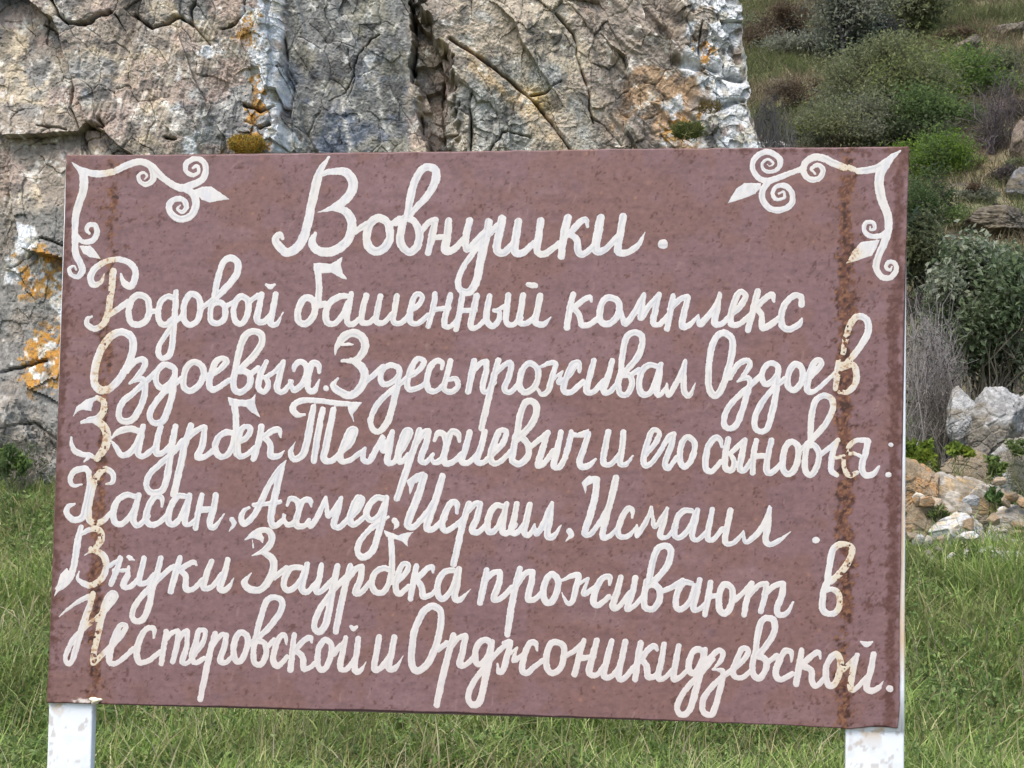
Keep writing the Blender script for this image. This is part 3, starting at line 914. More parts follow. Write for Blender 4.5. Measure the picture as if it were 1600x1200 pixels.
word("I",
    "42|1210,975,6 1270,930,34 1330,912,40 1373,932,44 1378,980,46 1340,1035,44 1258,1072,10",
    "P|1208,978 1270,925 1310,925 1330,960 1325,1000 1300,975 1270,965 1240,968",
    "10|1258,975 1264,1022",
    "M", "48|1395,88,30 1460,130,50 1470,190,52 1440,270,52 1390,323,48 1322,323,46 1287,280,44 1332,222,10",
    "N", "38|115,250 190,190",
    "43|282,187,38 220,192,42 182,250,44 177,308,44 212,328,42 270,280,40 305,205,38",
    "43|320,165,38 305,240,42 286,320,46 320,340,38 375,285,36",
    "43|410,172,38 395,250,42 376,330,44 410,335,38 475,265,38",
    "46|510,178,40 490,270,46 465,400,48 440,528,48 400,588,44 367,568,42 372,510,42 410,430,40 480,332,40 560,250,40 605,195,34",
    "43|590,175,38 565,270,44 530,430,46 500,588,42",
    "38|575,258 630,192 662,182",
    "44|663,185,40 652,260,44 622,340,46 660,340,38 725,265,36",
    "P|797,72 797,-48 835,-35 890,-15 930,-30 982,-35 955,0 945,25 952,62 915,25 870,10 865,60 825,30 815,-5 797,-48",
    "44|842,0,38 850,90,42 850,200,42 845,280,40",
    "43|838,200,38 790,192,42 742,222,42 724,290,44 747,338,44 790,343,42 825,300,40 842,230,36",
    "42|868,290,34 935,222,40 950,173,38 917,167,38 890,222,42 873,310,44 897,353,40 955,305,34",
    "43|1003,178,40 985,270,44 966,382,40",
    "42|1107,218,18 1100,183,38 1060,202,40 1000,267,42",
    "42|1005,262,42 1035,310,44 1045,368,42 1090,360,36 1140,312,36",
    "43|1232,205,38 1180,213,42 1142,270,44 1135,350,45 1170,383,40 1225,320,40 1257,225,38",
    "44|1270,195,38 1260,280,42 1241,370,46 1275,388,38 1342,322,6")
WORDS[-1] = tuple(s for s in WORDS[-1] if not s.startswith("P|797,72")) + ("P|797,-48 835,-35 890,-15 930,-30 982,-35 955,0 945,25 952,62 915,25 870,10 815,-5",)
word("O",
    "43|160,205,40 145,290,46 120,408,40",
    "38|142,280 200,222 243,215",
    "44|245,218,40 238,290,44 205,380,46 250,380,38 320,312,38",
    "45|370,195,40 340,310,46 310,470,48 291,605,44",
    "38|348,300 400,227 447,212",
    "44|450,215,40 440,290,44 420,380,46 460,385,38 515,335,36",
    "43c|575,230 608,265 603,330 570,400 532,403 514,350 527,280 550,242",
    "38|622,272,16 690,242,34 737,237,40 720,310,40 703,388,40 672,412,28 642,370,14 632,345,6",
    "28|718,302,26 797,252,18", "34|797,254,18 768,352,34 845,308,34",
    "43|930,295,20 930,248,38 890,252,42 850,312,44 828,400,44 860,423,38 925,372,38",
    "43|1000,248,38 980,330,44 950,430,46 990,430,38 1055,345,36",
    "43|1090,252,40 1075,340,44 1040,440,44 1080,430,36 1145,365,36",
    "44|1178,265,42 1200,150,44 1230,72,44 1280,52,44 1313,80,46 1298,160,46 1250,230,44 1185,292,42",
    "44|1163,275 1148,360 1148,430 1195,448 1238,400 1243,332 1210,295 1165,302",
    "36|1248,340 1320,310 1385,268",
    "43|1442,285,36 1390,283,42 1352,352,44 1345,430,44 1380,448,40 1430,400,40 1463,300,36",
    "43|1492,265,38 1475,350,42 1453,440,44 1485,450,34 1530,410,30",
    "P", "43|282,282,40 265,380,44 246,482,38", "36|268,368 330,362",
    "44c|380,292 416,322 416,390 393,458 355,473 334,430 337,350 357,302",
    "36|420,400 480,350 540,285",
    "42|537,288,34 510,380,42 490,482,40",
    "36|515,370 580,300 628,287",
    "42|630,290,38 620,370,42 595,462,38",
    "38|618,358 680,302 732,287",
    "44|735,290,40 728,360,44 696,440,44 710,483,40 760,470,36 797,405,14")
word("P",
    "43|1008,300,42 1025,170,44 1050,72,44 1100,42,42 1158,62,44 1158,120,44 1110,200,44 1035,275,42",
    "42|1000,290,42 983,370,44 983,450,44 1030,478,40 1075,455,40 1088,390,38 1075,342,38 1040,322,36 1000,332,34")

# line seven --------------------------------------------------------
word("M",
    "30|110,512,6 180,450,22 250,400,34 320,365,36",
    "45|342,350,40 315,440,46 270,570,48 235,690,46 208,775,40 180,788,34 170,740,38 210,650,40 280,570,38 370,502,38 440,430,40 483,367,42 455,348,40 420,402,44 395,500,46 368,620,46 343,740,42 343,788,32 390,740,36 455,675,38",
    "43|445,695,36 510,622,42 548,558,40 515,548,40 480,612,46 448,710,48 448,780,46 500,778,38 595,695,38",
    "44|722,625,20 722,573,40 680,568,42 640,622,46 615,710,48 632,778,46 690,768,38 765,712,38",
    "42|800,588,38 785,680,44 768,788,38", "36|787,655 830,600 872,582",
    "42|875,590,38 865,680,42 840,775,38", "36|865,660 900,602 930,582",
    "42|932,585,36 928,680,42 900,772,42 930,785,34 980,730,34",
    "42|968,735,34 1020,672,38 1045,592,38 1005,582,40 985,652,42 960,730,44 978,783,38 1035,755,34",
    "44|1105,598,40 1080,690,44 1045,850,46 1012,1010,42", "36|1085,680 1140,612 1172,608",
    "43|1175,612,40 1160,690,44 1135,770,44 1175,778,36 1225,725,36",
    "44c|1275,592 1308,622 1303,690 1273,763 1237,772 1220,720 1227,650 1250,602",
    "44|1358,625,42 1390,500,44 1425,402,44 1470,372,44 1518,392,46 1518,450,46 1460,540,46 1370,630,42 1305,665,34",
    "43|1362,630 1345,700 1350,778 1390,793 1425,730 1415,662 1370,642",
    "36|1428,690 1475,637",
    "N", "43|192,668,18 180,612,38 150,622,42 120,692,44 108,770,46 140,803,40 195,745,36",
    "43|240,608,40 230,700,44 216,826,44",
    "41|348,655,18 340,623,40 290,652,42 240,712,42",
    "43|250,702,42 295,750,44 298,818,44 340,810,36 390,765,36",
    "43c|440,640 473,672 468,740 438,813 400,820 384,770 392,700 415,652",
    "36|478,720 530,672",
    "36|490,728 555,650",
    "43|562,628,38 545,700,44 526,808,44 565,825,38 615,765,36",
    "44|640,632,42 630,720,44 616,820,46 650,835,38 690,775,6",
    "28|595,556,24 612,570,36 632,558,24")
word("N", "45|770,622,42 755,710,44 740,818,46 780,815,40 835,745,38",
    "45|865,622,42 850,710,46 830,810,48 870,815,40 922,737,6")
word("N",
    "48c|1100,427 1153,462 1153,560 1123,680 1073,788 1010,833 974,790 977,680 992,580 1042,472",
    "37|1140,700 1195,657",
    "46|1235,610,42 1205,720,46 1165,880,48 1131,1045,44", "38|1212,690 1260,632 1308,612",
    "44|1310,615,42 1295,700,44 1275,790,46 1310,795,36 1365,745,36",
    "43c|1440,640 1468,665 1455,730 1412,788 1377,780 1372,712 1400,655",
    "46|1478,650,36 1460,760,46 1430,900,48 1395,1028,48 1350,1043,42 1327,1008,40 1342,940,42 1390,860,40 1460,772,38 1530,695,36 1590,655,36",
    "O", "40|270,660,36 310,655,38 290,740,42 265,828,42 237,838,36 230,790,16",
    "28|288,742,26 352,688,18", "34|352,690,18 330,772,32 395,725,32",
    "43|477,705,18 468,663,38 430,662,42 400,732,44 383,820,44 410,848,40 470,800,36 525,762,36",
    "44c|600,652 643,682 643,750 613,828 560,843 534,790 542,710 565,662",
    "36|655,742 720,700 770,650",
    "42|771,642,34 740,740,42 711,856,42", "40|740,757 830,745",
    "45|850,645,40 825,740,46 803,840,48 850,858,38 905,785,36",
    "44|942,645,38 920,740,44 893,860,46 940,868,38 1000,795,36",
    "44|1030,650,42 1010,740,44 985,865,46 1020,880,38 1085,805,36",
    "44|1125,658,40 1105,760,46 1091,886,42",
    "41|1227,702,28 1210,678,40 1170,702,40 1125,762,42",
    "43|1125,762,42 1160,800,44 1170,868,44 1210,868,36 1250,822,34",
    "43|1270,668,38 1255,760,42 1235,870,44 1270,880,36 1335,815,36",
    "43|1362,678,38 1345,770,44 1331,880,44 1375,868,34 1415,828,32",
    "43c|1490,700 1518,725 1500,790 1462,848 1427,830 1427,770 1455,710",
    "46|1528,700,36 1505,820,46 1470,950,48 1430,1078,46 1380,1108,40 1352,1070,40 1372,1000,42 1430,920,40 1510,840,38 1575,760,36",
    "P", "38|260,772,36 320,712,38 358,717,38 345,770,34 296,826,18",
    "42|300,824,20 350,830,34 360,862,38 340,950,42 300,1088,44 265,1108,40 232,1080,40 237,1010,42 290,930,40 370,860,38 435,815,36",
    "42|415,835,34 480,772,38 518,712,38 480,692,38 450,752,42 423,830,44 438,873,38 490,870,34 550,815,34",
    "43|563,708,42 580,590,44 600,522,44 640,502,42 678,520,44 678,590,44 640,660,44 575,742,40",
    "42|563,710 543,790 550,858 590,878 628,820 623,762 575,742",
    "36|628,790 695,735",
    "43|787,775,18 785,718,38 745,712,42 710,772,44 688,850,46 720,888,40 790,852,36",
    "43|850,705,40 835,800,44 816,915,42", "41|967,755,18 955,718,38 910,742,40 845,805,42",
    "43|855,802,42 910,830,42 915,898,44 945,928,38 1000,870,36",
    "44c|1070,730 1093,770 1088,840 1058,913 1020,923 1002,870 1007,800 1037,747",
    "34|1108,830 1200,735",
    "43|1197,735,36 1175,820,44 1155,930,44 1185,948,36 1255,872,34",
    "44|1300,728,40 1285,820,44 1254,930,46 1285,958,42 1330,940,36 1362,895,8",
    "32|1220,650,14 1255,667,36 1292,652,14",
    "46|1398,945 1404,946")


def spline(pts, closed, n=6):
    """Catmull-Rom through (x, y, w) points"""
    p = np.array(pts, float)
    if len(p) == 2:
        return p
    if closed:
        q = np.vstack([p[-1:], p, p[:2]])
    else:
        q = np.vstack([2 * p[:1] - p[1:2], p, 2 * p[-1:] - p[-2:-1]])
        q[0, 2] = p[0, 2]; q[-1, 2] = p[-1, 2]
    out = []
    t = np.linspace(0, 1, n, endpoint=False)[:, None]
    for i in range(len(q) - 3):
        a, b, c, d = q[i:i + 4]
        out.append(.5 * ((2 * b) + (-a + c) * t + (2 * a - 5 * b + 4 * c - d) * t ** 2 + (-a + 3 * b - 3 * c + d) * t ** 3))
    out.append(q[-2:-1])
    return np.vstack(out)


def parse(items):
    """brush strokes in photo pixels: ('S', points with widths) or ('P', outline)"""
    ox = oy = 0
    res = []
    for s in items:
        if s in VIEWS:
            ox, oy = VIEWS[s]
            continue
        h, body = s.split("|")
        pts = []
        closed = h.endswith("c")
        w0 = None if h == "P" else float(h.rstrip("c"))
        for tk in body.split():
            v = [float(q) for q in tk.split(",")]
            pts.append((ox + v[0] / 4, oy + v[1] / 4, (v[2] if len(v) > 2 else (w0 or 0)) / 4))
        res.append(("P", [(q[0], q[1]) for q in pts]) if h == "P" else ("S", spline(pts, closed)))
    return res


PAINTED = np.zeros((4,))


def paint_mesh(name, items, parent, lift, chips=1.0, weight=0.955):
    """one run of brush strokes as one low bead of paint lying on the sheet"""
    st = parse(items)
    allp = np.vstack([np.asarray(q[1])[:, :2] for q in st])
    x0, y0 = np.floor(allp.min(0) - 14); x1, y1 = np.ceil(allp.max(0) + 14)
    step = 0.8
    xs = np.arange(x0, x1, step); ys = np.arange(y0, y1, step)
    X, Y = np.meshgrid(xs, ys)
    S = np.full(X.shape, 9.0)
    LAT = np.zeros(X.shape)
    for kind, pts in st:
        if kind == "P":
            e = polydist(X, Y, list(pts) + [pts[0]])
            S = np.minimum(S, np.where(inpoly(X, Y, pts), -e, e))
            continue
        for a, b in zip(pts[:-1], pts[1:]):
            ra, rb = a[2] * .5 * weight, b[2] * .5 * weight
            m = max(ra, rb) + 4
            i0 = max(int((min(a[0], b[0]) - m - x0) / step), 0); i1 = int((max(a[0], b[0]) + m - x0) / step) + 2
            j0 = max(int((min(a[1], b[1]) - m - y0) / step), 0); j1 = int((max(a[1], b[1]) + m - y0) / step) + 2
            xx = X[j0:j1, i0:i1]; yy = Y[j0:j1, i0:i1]
            vx, vy = b[0] - a[0], b[1] - a[1]
            t = np.clip(((xx - a[0]) * vx + (yy - a[1]) * vy) / (vx * vx + vy * vy + 1e-9), 0, 1)
            rr = ra + (rb - ra) * t
            d = np.hypot(xx - a[0] - t * vx, yy - a[1] - t * vy) - rr
            lat = ((xx - a[0]) * -vy + (yy - a[1]) * vx) / (math.hypot(vx, vy) + 1e-6) / np.maximum(rr, .5)
            nearer = d < S[j0:j1, i0:i1]
            LAT[j0:j1, i0:i1] = np.where(nearer, lat, LAT[j0:j1, i0:i1])
            S[j0:j1, i0:i1] = np.minimum(S[j0:j1, i0:i1], d)
    S = S + 1.5 * (fbm(X / 9, Y / 9, 3, 221) - .5) + .7 * (vn2(X / 2.4, Y / 2.4, 222) - .5)
    rc = rust_core(X, Y)
    # flaked-off bits over the rusted seams
    fl = fbm(X / 5.5, Y / 5.5, 3, 223)
    thr = 1.02 - .37 * chips * sstep(.30, .85, rc)
    S = np.maximum(S, (fl - thr) * 38)
    ins = S < 0
    cell = ins[:-1, :-1] | ins[1:, :-1] | ins[:-1, 1:] | ins[1:, 1:]
    use = np.zeros(S.shape, bool)
    use[:-1, :-1] |= cell; use[1:, :-1] |= cell; use[:-1, 1:] |= cell; use[1:, 1:] |= cell
    gy, gx = np.gradient(S, step)
    gl = np.hypot(gx, gy) + 1e-6
    mv = np.where(S > 0, np.minimum(S / gl, step), 0)
    Xm = X - gx / gl * mv; Ym = Y - gy / gl * mv
    idx = -np.ones(S.shape, np.int64); idx[use] = np.arange(use.sum())
    j, i = np.nonzero(cell)
    q = np.stack([idx[j + 1, i], idx[j + 1, i + 1], idx[j, i + 1], idx[j, i]], 1)
    px, py, sd_ = Xm[use], Ym[use], np.minimum(S[use], 0)
    s, t = plane_st(px, py)
    depth = np.clip(-sd_ / 2.0, 0, 1)
    h = -0.00012 + lift + 0.00022 * np.sqrt(1 - (1 - depth) ** 2) + .00016 * (fbm(px / 5, py / 5, 3, 224) - .5)
    off = wavy(s, t) + h
    Pw = SC + s[:, None] * SU + t[:, None] * np.array([0, 0, 1.]) + off[:, None] * SN
    r = rc[use]
    col = np.zeros((len(px), 3)) + [0.735, 0.72, 0.69]
    streak = fbm((px + .22 * py) / 3.6, py / 26, 3, 225)
    col = mixc(col, [0.60, 0.615, 0.65], sstep(.52, .66, streak) * .5)
    col = mixc(col, [0.72, 0.69, 0.63], sstep(.52, .68, fbm(px / 60, py / 60, 3, 226)) * .7)
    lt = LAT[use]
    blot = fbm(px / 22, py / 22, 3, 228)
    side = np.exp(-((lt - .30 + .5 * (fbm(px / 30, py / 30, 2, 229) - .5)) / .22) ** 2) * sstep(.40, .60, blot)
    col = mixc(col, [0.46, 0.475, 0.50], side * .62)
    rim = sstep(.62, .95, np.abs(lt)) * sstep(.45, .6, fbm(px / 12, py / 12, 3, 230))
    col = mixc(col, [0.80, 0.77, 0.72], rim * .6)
    bounce_tint = np.clip((py - 880) / 200, 0, 1)  # warm light bounced off the ground, painted into the lower lettering
    col = mixc(col, [0.70, 0.63, 0.585], bounce_tint * .6)
    col = mixc(col, [0.70, 0.61, 0.44], sstep(.12, .6, r) * .8)
    col = mixc(col, [0.42, 0.22, 0.09], sstep(.60, .70, fbm(px / 4, py / 4, 3, 227)) * sstep(.15, .6, r) * .8)
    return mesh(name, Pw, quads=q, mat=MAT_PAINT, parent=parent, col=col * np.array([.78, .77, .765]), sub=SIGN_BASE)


SIGN_BASE = SC + np.array([0, 0, -SC[2] + float(H(SC[0], SC[1]))])


def build_sign():
    root = empty("information_sign", SIGN_BASE, "large rusty brown metal sign covered in white hand-painted script on two white posts", "sign")
    # sheet: outline traced on its own plane
    n_s, n_t = 640, 430
    tt = np.linspace(0, 1, n_t); ss = np.linspace(0, 1, n_s)
    yl = 243 + tt * (1099 - 243); yr = 229 + tt * (1138 - 229)
    xl = np.interp(yl, [243, 400, 600, 850, 930, 1099], [104, 99.5, 93.5, 84, 81, 73])
    xr = np.interp(yr, [229, 236, 300, 380, 500, 700, 850, 1000, 1100, 1138], [1419, 1421, 1418, 1416, 1412, 1409.5, 1408, 1405.5, 1406, 1403])
    xr = xr + 1.6 * (fbm(yr / 30, yr * 0, 3, 231) - .5); xl = xl + 1.6 * (fbm(yl / 30, yl * 0 + 3, 3, 232) - .5)
    T, S_ = np.meshgrid(tt, ss, indexing="ij")
    X = xl[:, None] + (xr - xl)[:, None] * S_
    xt = xl[0] + (xr[0] - xl[0]) * ss; xb = xl[-1] + (xr[-1] - xl[-1]) * ss
    ytop = np.interp(xt, [104, 420, 740, 1050, 1260, 1419], [243, 240.5, 236.5, 232, 231, 229]) + 2.6 * (fbm(xt / 28, xt * 0, 4, 233) - .5)
    ybot = np.interp(xb, [73, 160, 300, 700, 1000, 1300, 1330, 1352, 1376, 1398, 1404], [1098, 1100, 1103, 1113, 1124, 1137, 1139, 1136.5, 1133.5, 1138, 1137]) + 2.2 * (fbm(xb / 26, xb * 0 + 8, 4, 234) - .5)
    Y = ytop[None, :] * (1 - T) + ybot[None, :] * T
    s, t = plane_st(X, Y)
    off = wavy(s, t)
    up = np.array([0, 0, 1.])
    P = SC + s[..., None] * SU + t[..., None] * up + off[..., None] * SN
    # colours of the old paint and of the rust
    col = np.zeros(X.shape + (3,)) + [0.205, 0.123, 0.128]
    big = fbm(X / 130, Y / 110, 4, 241)
    mid = fbm(X / 38, Y / 34, 4, 242)
    brown = sstep(.45, .58, big * .6 + mid * .4 + .10 * np.exp(-(((X - 930) / 420) ** 2 + ((Y - 600) / 380) ** 2)) - .04)
    col = mixc(col, [0.200, 0.108, 0.085], brown * .55)
    col = mixc(col, [0.235, 0.148, 0.157], sstep(.55, .7, fbm(X / 160 + 5, Y / 60, 4, 243)) * .6)
    col = mixc(col, [0.145, 0.084, 0.087], sstep(.56, .70, fbm(X / 45, Y / 9, 4, 250)) * .35)
    col *= (.84 + .32 * fbm(X / 6, Y / 3, 3, 244))[..., None]
    pt = worley(X / 30, Y / 30, 245)
    flk = (1 - sstep(.03, .12, pt[0])) * (pt[2] > .80) * sstep(.40, .55, mid)
    col = mixc(col, [0.30, 0.16, 0.11], flk * brown)
    pit = worley(X / 17, Y / 17, 246)
    pits = (1 - sstep(.04, .13, pit[0])) * (pit[2] > .80) * sstep(.50, .64, fbm(X / 70, Y / 70, 3, 247))
    col = mixc(col, [0.045, 0.02, 0.018], pits * .85)
    scr = worley(X / 46 + .5 * vn2(X / 30, Y / 30, 255), Y / 46, 256)
    sc_ = np.exp(-((scr[5] + .28 * scr[6] * (scr[3] - .2)) / .028) ** 2) * (np.abs(scr[6]) < .12 + .1 * scr[4]) * (scr[2] > .74)
    col = mixc(col, [0.30, 0.20, 0.19], sc_ * .55)
    fine = fbm(X / 9, Y / 9, 4, 248); fine2 = fbm(X / 3.5, Y / 3.5, 3, 249)
    rc = rust_core(X, Y)
    el = np.abs(X - (104 + (Y - 243) * (-31 / 855))); er = np.abs(X - np.interp(Y, [229, 500, 1138], [1420, 1412, 1404]))
    band = np.maximum.reduce([
        np.exp(-(el / 16) ** 2) * np.interp(Y, [240, 420, 520, 760, 900, 1098], [.55, .8, .85, .8, .7, .6]),
        np.interp(Y + 60 * vn2(X / 9, Y / 55, 253), [230, 330, 430, 1138], [.5, .6, .85, .8]) * np.exp(-((er - 14 + 14 * (fbm(X / 30, Y / 25, 3, 254) - .5)) / 9) ** 2) + .25 * np.exp(-(er / 30) ** 2),
        np.exp(-((Y - 236) / 5) ** 2) * .6 * sstep(1040, 1200, X),
        np.exp(-(((X - 1415) / 30) ** 2 + ((Y - 235) / 25) ** 2)) * .8,
        np.exp(-(((X - 1372) / 30) ** 2 + ((Y - 1150) / 40) ** 2)) * .4,
        .30 * np.exp(-(np.abs(X - 1340) / 50) ** 2), .24 * np.exp(-(np.abs(X - 165) / 42) ** 2)])
    stain = sstep(.42, .62, .55 * np.maximum(rc * .9, band) + .45 * fine)
    col = mixc(col, [0.115, 0.052, 0.040], stain * .7)
    drip = fbm(X / 5, Y / 40, 3, 257)
    rst = sstep(.50, .58, .34 * rc + .36 * fine + .22 * fine2 + .16 * drip - .035)
    bnd = sstep(.55, .62, .19 * band + .40 * fine + .46 * fine2)
    col = mixc(col, [0.088, 0.036, 0.028], bnd * .75)
    rc1 = mixc(np.zeros(X.shape + (3,)) + [0.125, 0.052, 0.032], [0.235, 0.115, 0.062], sstep(.52, .68, fine2))
    rc1 = mixc(rc1, [0.05, 0.020, 0.013], sstep(.54, .66, fbm(X / 6 + 40, Y / 6, 3, 251)))
    col = col * (1 - rst[..., None]) + rc1 * rst[..., None]
    # white flakes left at the foot of the left post seam
    wf = np.exp(-(((X - 128) / 24) ** 2 + ((Y - 1095) / 6) ** 2))
    col = mixc(col, [0.72, 0.69, 0.63], sstep(.55, .68, wf * .55 + fine2 * .4) * .95)
    col = col * np.array([.83, .785, .755])
    gq = gridq(n_t, n_s)[:, ::-1]
    # turn the rim back by the thickness of the sheet
    ring = np.concatenate([np.arange(n_s), n_s * np.arange(1, n_t) + n_s - 1, n_s * (n_t - 1) + np.arange(n_s - 1)[::-1], n_s * np.arange(1, n_t - 1)[::-1]])
    Pf = P.reshape(-1, 3); cf = col.reshape(-1, 3)
    back = Pf[ring] - SN * 0.0025
    nb = len(Pf)
    k = np.arange(len(ring)); k2 = (k + 1) % len(ring)
    rq = np.stack([ring[k], ring[k2], nb + k2, nb + k], 1)
    cb = P.reshape(-1, 3)[[0, n_s - 1, n_s * n_t - 1, n_s * (n_t - 1)]] - SN * .0026
    V = np.concatenate([Pf, back, cb]); Q = np.concatenate([gq, rq, [[nb + len(ring) + i for i in range(4)]]])
    rim = mixc(cf[ring] * .8, [0.15, 0.07, 0.04], sstep(.4, .6, vn2(k / 6., k * 0., 252)))
    cc = np.concatenate([cf, rim, np.tile([[0.12, 0.07, 0.06]], (4, 1))])
    panel = mesh("sign_panel", V, quads=Q, mat=MAT_PANEL, parent=root, col=cc, sub=SIGN_BASE)

    # posts: hollow square tubes behind the sheet, the part below the sheet set back a little
    def post(xa, xb, yref, top_y, seam_y, chamfer, label):
        (sa, sb), _ = plane_st(np.array([xa, xb], float), np.array([yref, yref], float), -.006)
        _, zt = plane_st(np.array([(xa + xb) / 2.]), np.array([top_y]), -.006)
        _, zs = plane_st(np.array([(xa + xb) / 2.]), np.array([seam_y]), -.006)
        z0 = float(H(*(SC + SU * (sa + sb) / 2)[:2])) - .25 - SC[2]
        prof = []
        r = .0025
        dpt = .028
        for cx, cy, a0 in ((sb - r, -r, 0), (sa + r, -r, 90), (sa + r, -dpt + r, 180), (sb - r, -dpt + r, 270)):
            for a in np.radians(np.linspace(a0, a0 + 90, 4)):
                prof.append((cx + r * math.cos(a), cy + r * math.sin(a)))
            if a0 == 0:
                prof += [(q_, 0.0) for q_ in np.linspace(sb - r, sa + r, 42)[1:-1]]
        prof = np.array(prof)
        levels = np.concatenate([np.linspace(zt[0], zs[0] + .001, 14), zs[0] - .001 - (zs[0] - .001 - z0) * np.linspace(0, 1, 150) ** 1.6])
        V = []; cl = []
        for li, z in enumerate(levels):
            inset = 0.0 if li < 14 else .0035
            pp = prof.copy(); pp[:, 1] = np.where(pp[:, 1] > -dpt / 2, pp[:, 1] - inset - .0030, pp[:, 1])
            V.append(SC + pp[:, :1] * SU + np.array([0, 0, 1.]) * z + pp[:, 1:] * SN)
        V = np.array(V)
        nr, m = V.shape[:2]
        ii = np.arange(nr - 1)[:, None] * m; jj = np.arange(m)[None, :]
        q = np.stack([(ii + jj).ravel(), (ii + (jj + 1) % m).ravel(), (ii + m + (jj + 1) % m).ravel(), (ii + m + jj).ravel()], 1)
        V = V.reshape(-1, 3)
        X_, Y_ = topx(V)
        col = np.zeros((len(V), 3)) + [0.80, 0.84, 0.86]
        nn = fbm(V[:, 0] * 60 + V[:, 1] * 60, V[:, 2] * 40, 3, 261)
        col = mixc(col, [0.68, 0.73, 0.78], sstep(.5, .65, nn) * .5)
        chip = sstep(.70, .74, fbm(V[:, 0] * 90 + V[:, 1] * 90, V[:, 2] * 70, 3, 262))
        col = mixc(col, [0.42, 0.36, 0.30], chip * .55)
        near = np.exp(-np.maximum(Y_ - seam_y, 0) / 14)
        col = mixc(col, [0.62, 0.42, 0.22], near * sstep(.55, .7, nn) * .8)
        o = mesh("post", V, quads=q, mat=MAT_POST, parent=root, col=col * .84, sub=SIGN_BASE)
        o["label"] = label
        return sa, sb, zs[0]
    post(74.5, 143, 1150, 252, 1101, 0, "white square left post with rust at its top")
    sa, sb, zs = post(1321.5, 1413.0, 1150, 240, 1141.5, 0, "wider white square right post showing beside the board")

    # blob of old filler at the weld by the left post
    bx, bz = plane_st(np.array([149.0]), np.array([1094.5]))
    u = np.linspace(0, 2 * np.pi, 26)[:-1]; rr = np.linspace(0, 1, 7)
    V = [SC + bx[0] * SU + np.array([0, 0, bz[0]]) + SN * .006]
    for r in rr[1:]:
        wob = 1 + .22 * np.sin(3 * u + .6) + .1 * np.sin(5 * u)
        for a, wv in zip(u, wob):
            V.append(SC + (bx[0] + .0115 * r * wv * math.cos(a)) * SU + np.array([0, 0, bz[0] + .0068 * r * wv * math.sin(a)]) + SN * (.0065 * (1 - r ** 2.2) - .002 * r + .001))
    V = np.array(V); m = len(u); tr = [(0, 1 + i, 1 + (i + 1) % m) for i in range(m)]; q = []
    for k_ in range(5):
        b0 = 1 + k_ * m
        q += [(b0 + i, b0 + m + i, b0 + m + (i + 1) % m, b0 + (i + 1) % m) for i in range(m)]
    cl = np.zeros((len(V), 3)) + [0.74, 0.66, 0.47]
    mesh("weld_bead", V, quads=q, tris=tr, mat=MAT_PAINT, parent=root, col=cl, sub=SIGN_BASE)

    # lettering and corner scrolls, painted on the sheet
    for i, wd in enumerate(WORDS):
        paint_mesh("painted_words", wd, panel, .00003 * (i % 5), 1.0)
    for sc_, lb in ((SCROLL_L, "white scroll of the upper left corner"), (SCROLL_R, "white scroll of the upper right corner")):
        o = paint_mesh("painted_scroll", sc_, panel, .00002, .8, 1.0)
        o["label"] = lb


build_sign()

# ------------------------------------------------------------------ loose rocks right of the sign
def ico(n):
    import bmesh
    bm = bmesh.new()
    bmesh.ops.create_icosphere(bm, subdivisions=n, radius=1.0)
    V = np.array([v.co[:] for v in bm.verts]); F = np.array([[v.index for v in f.verts] for f in bm.faces])
    bm.free()
    return V, F


ICO = {n: ico(n) for n in (5, 6, 7)}


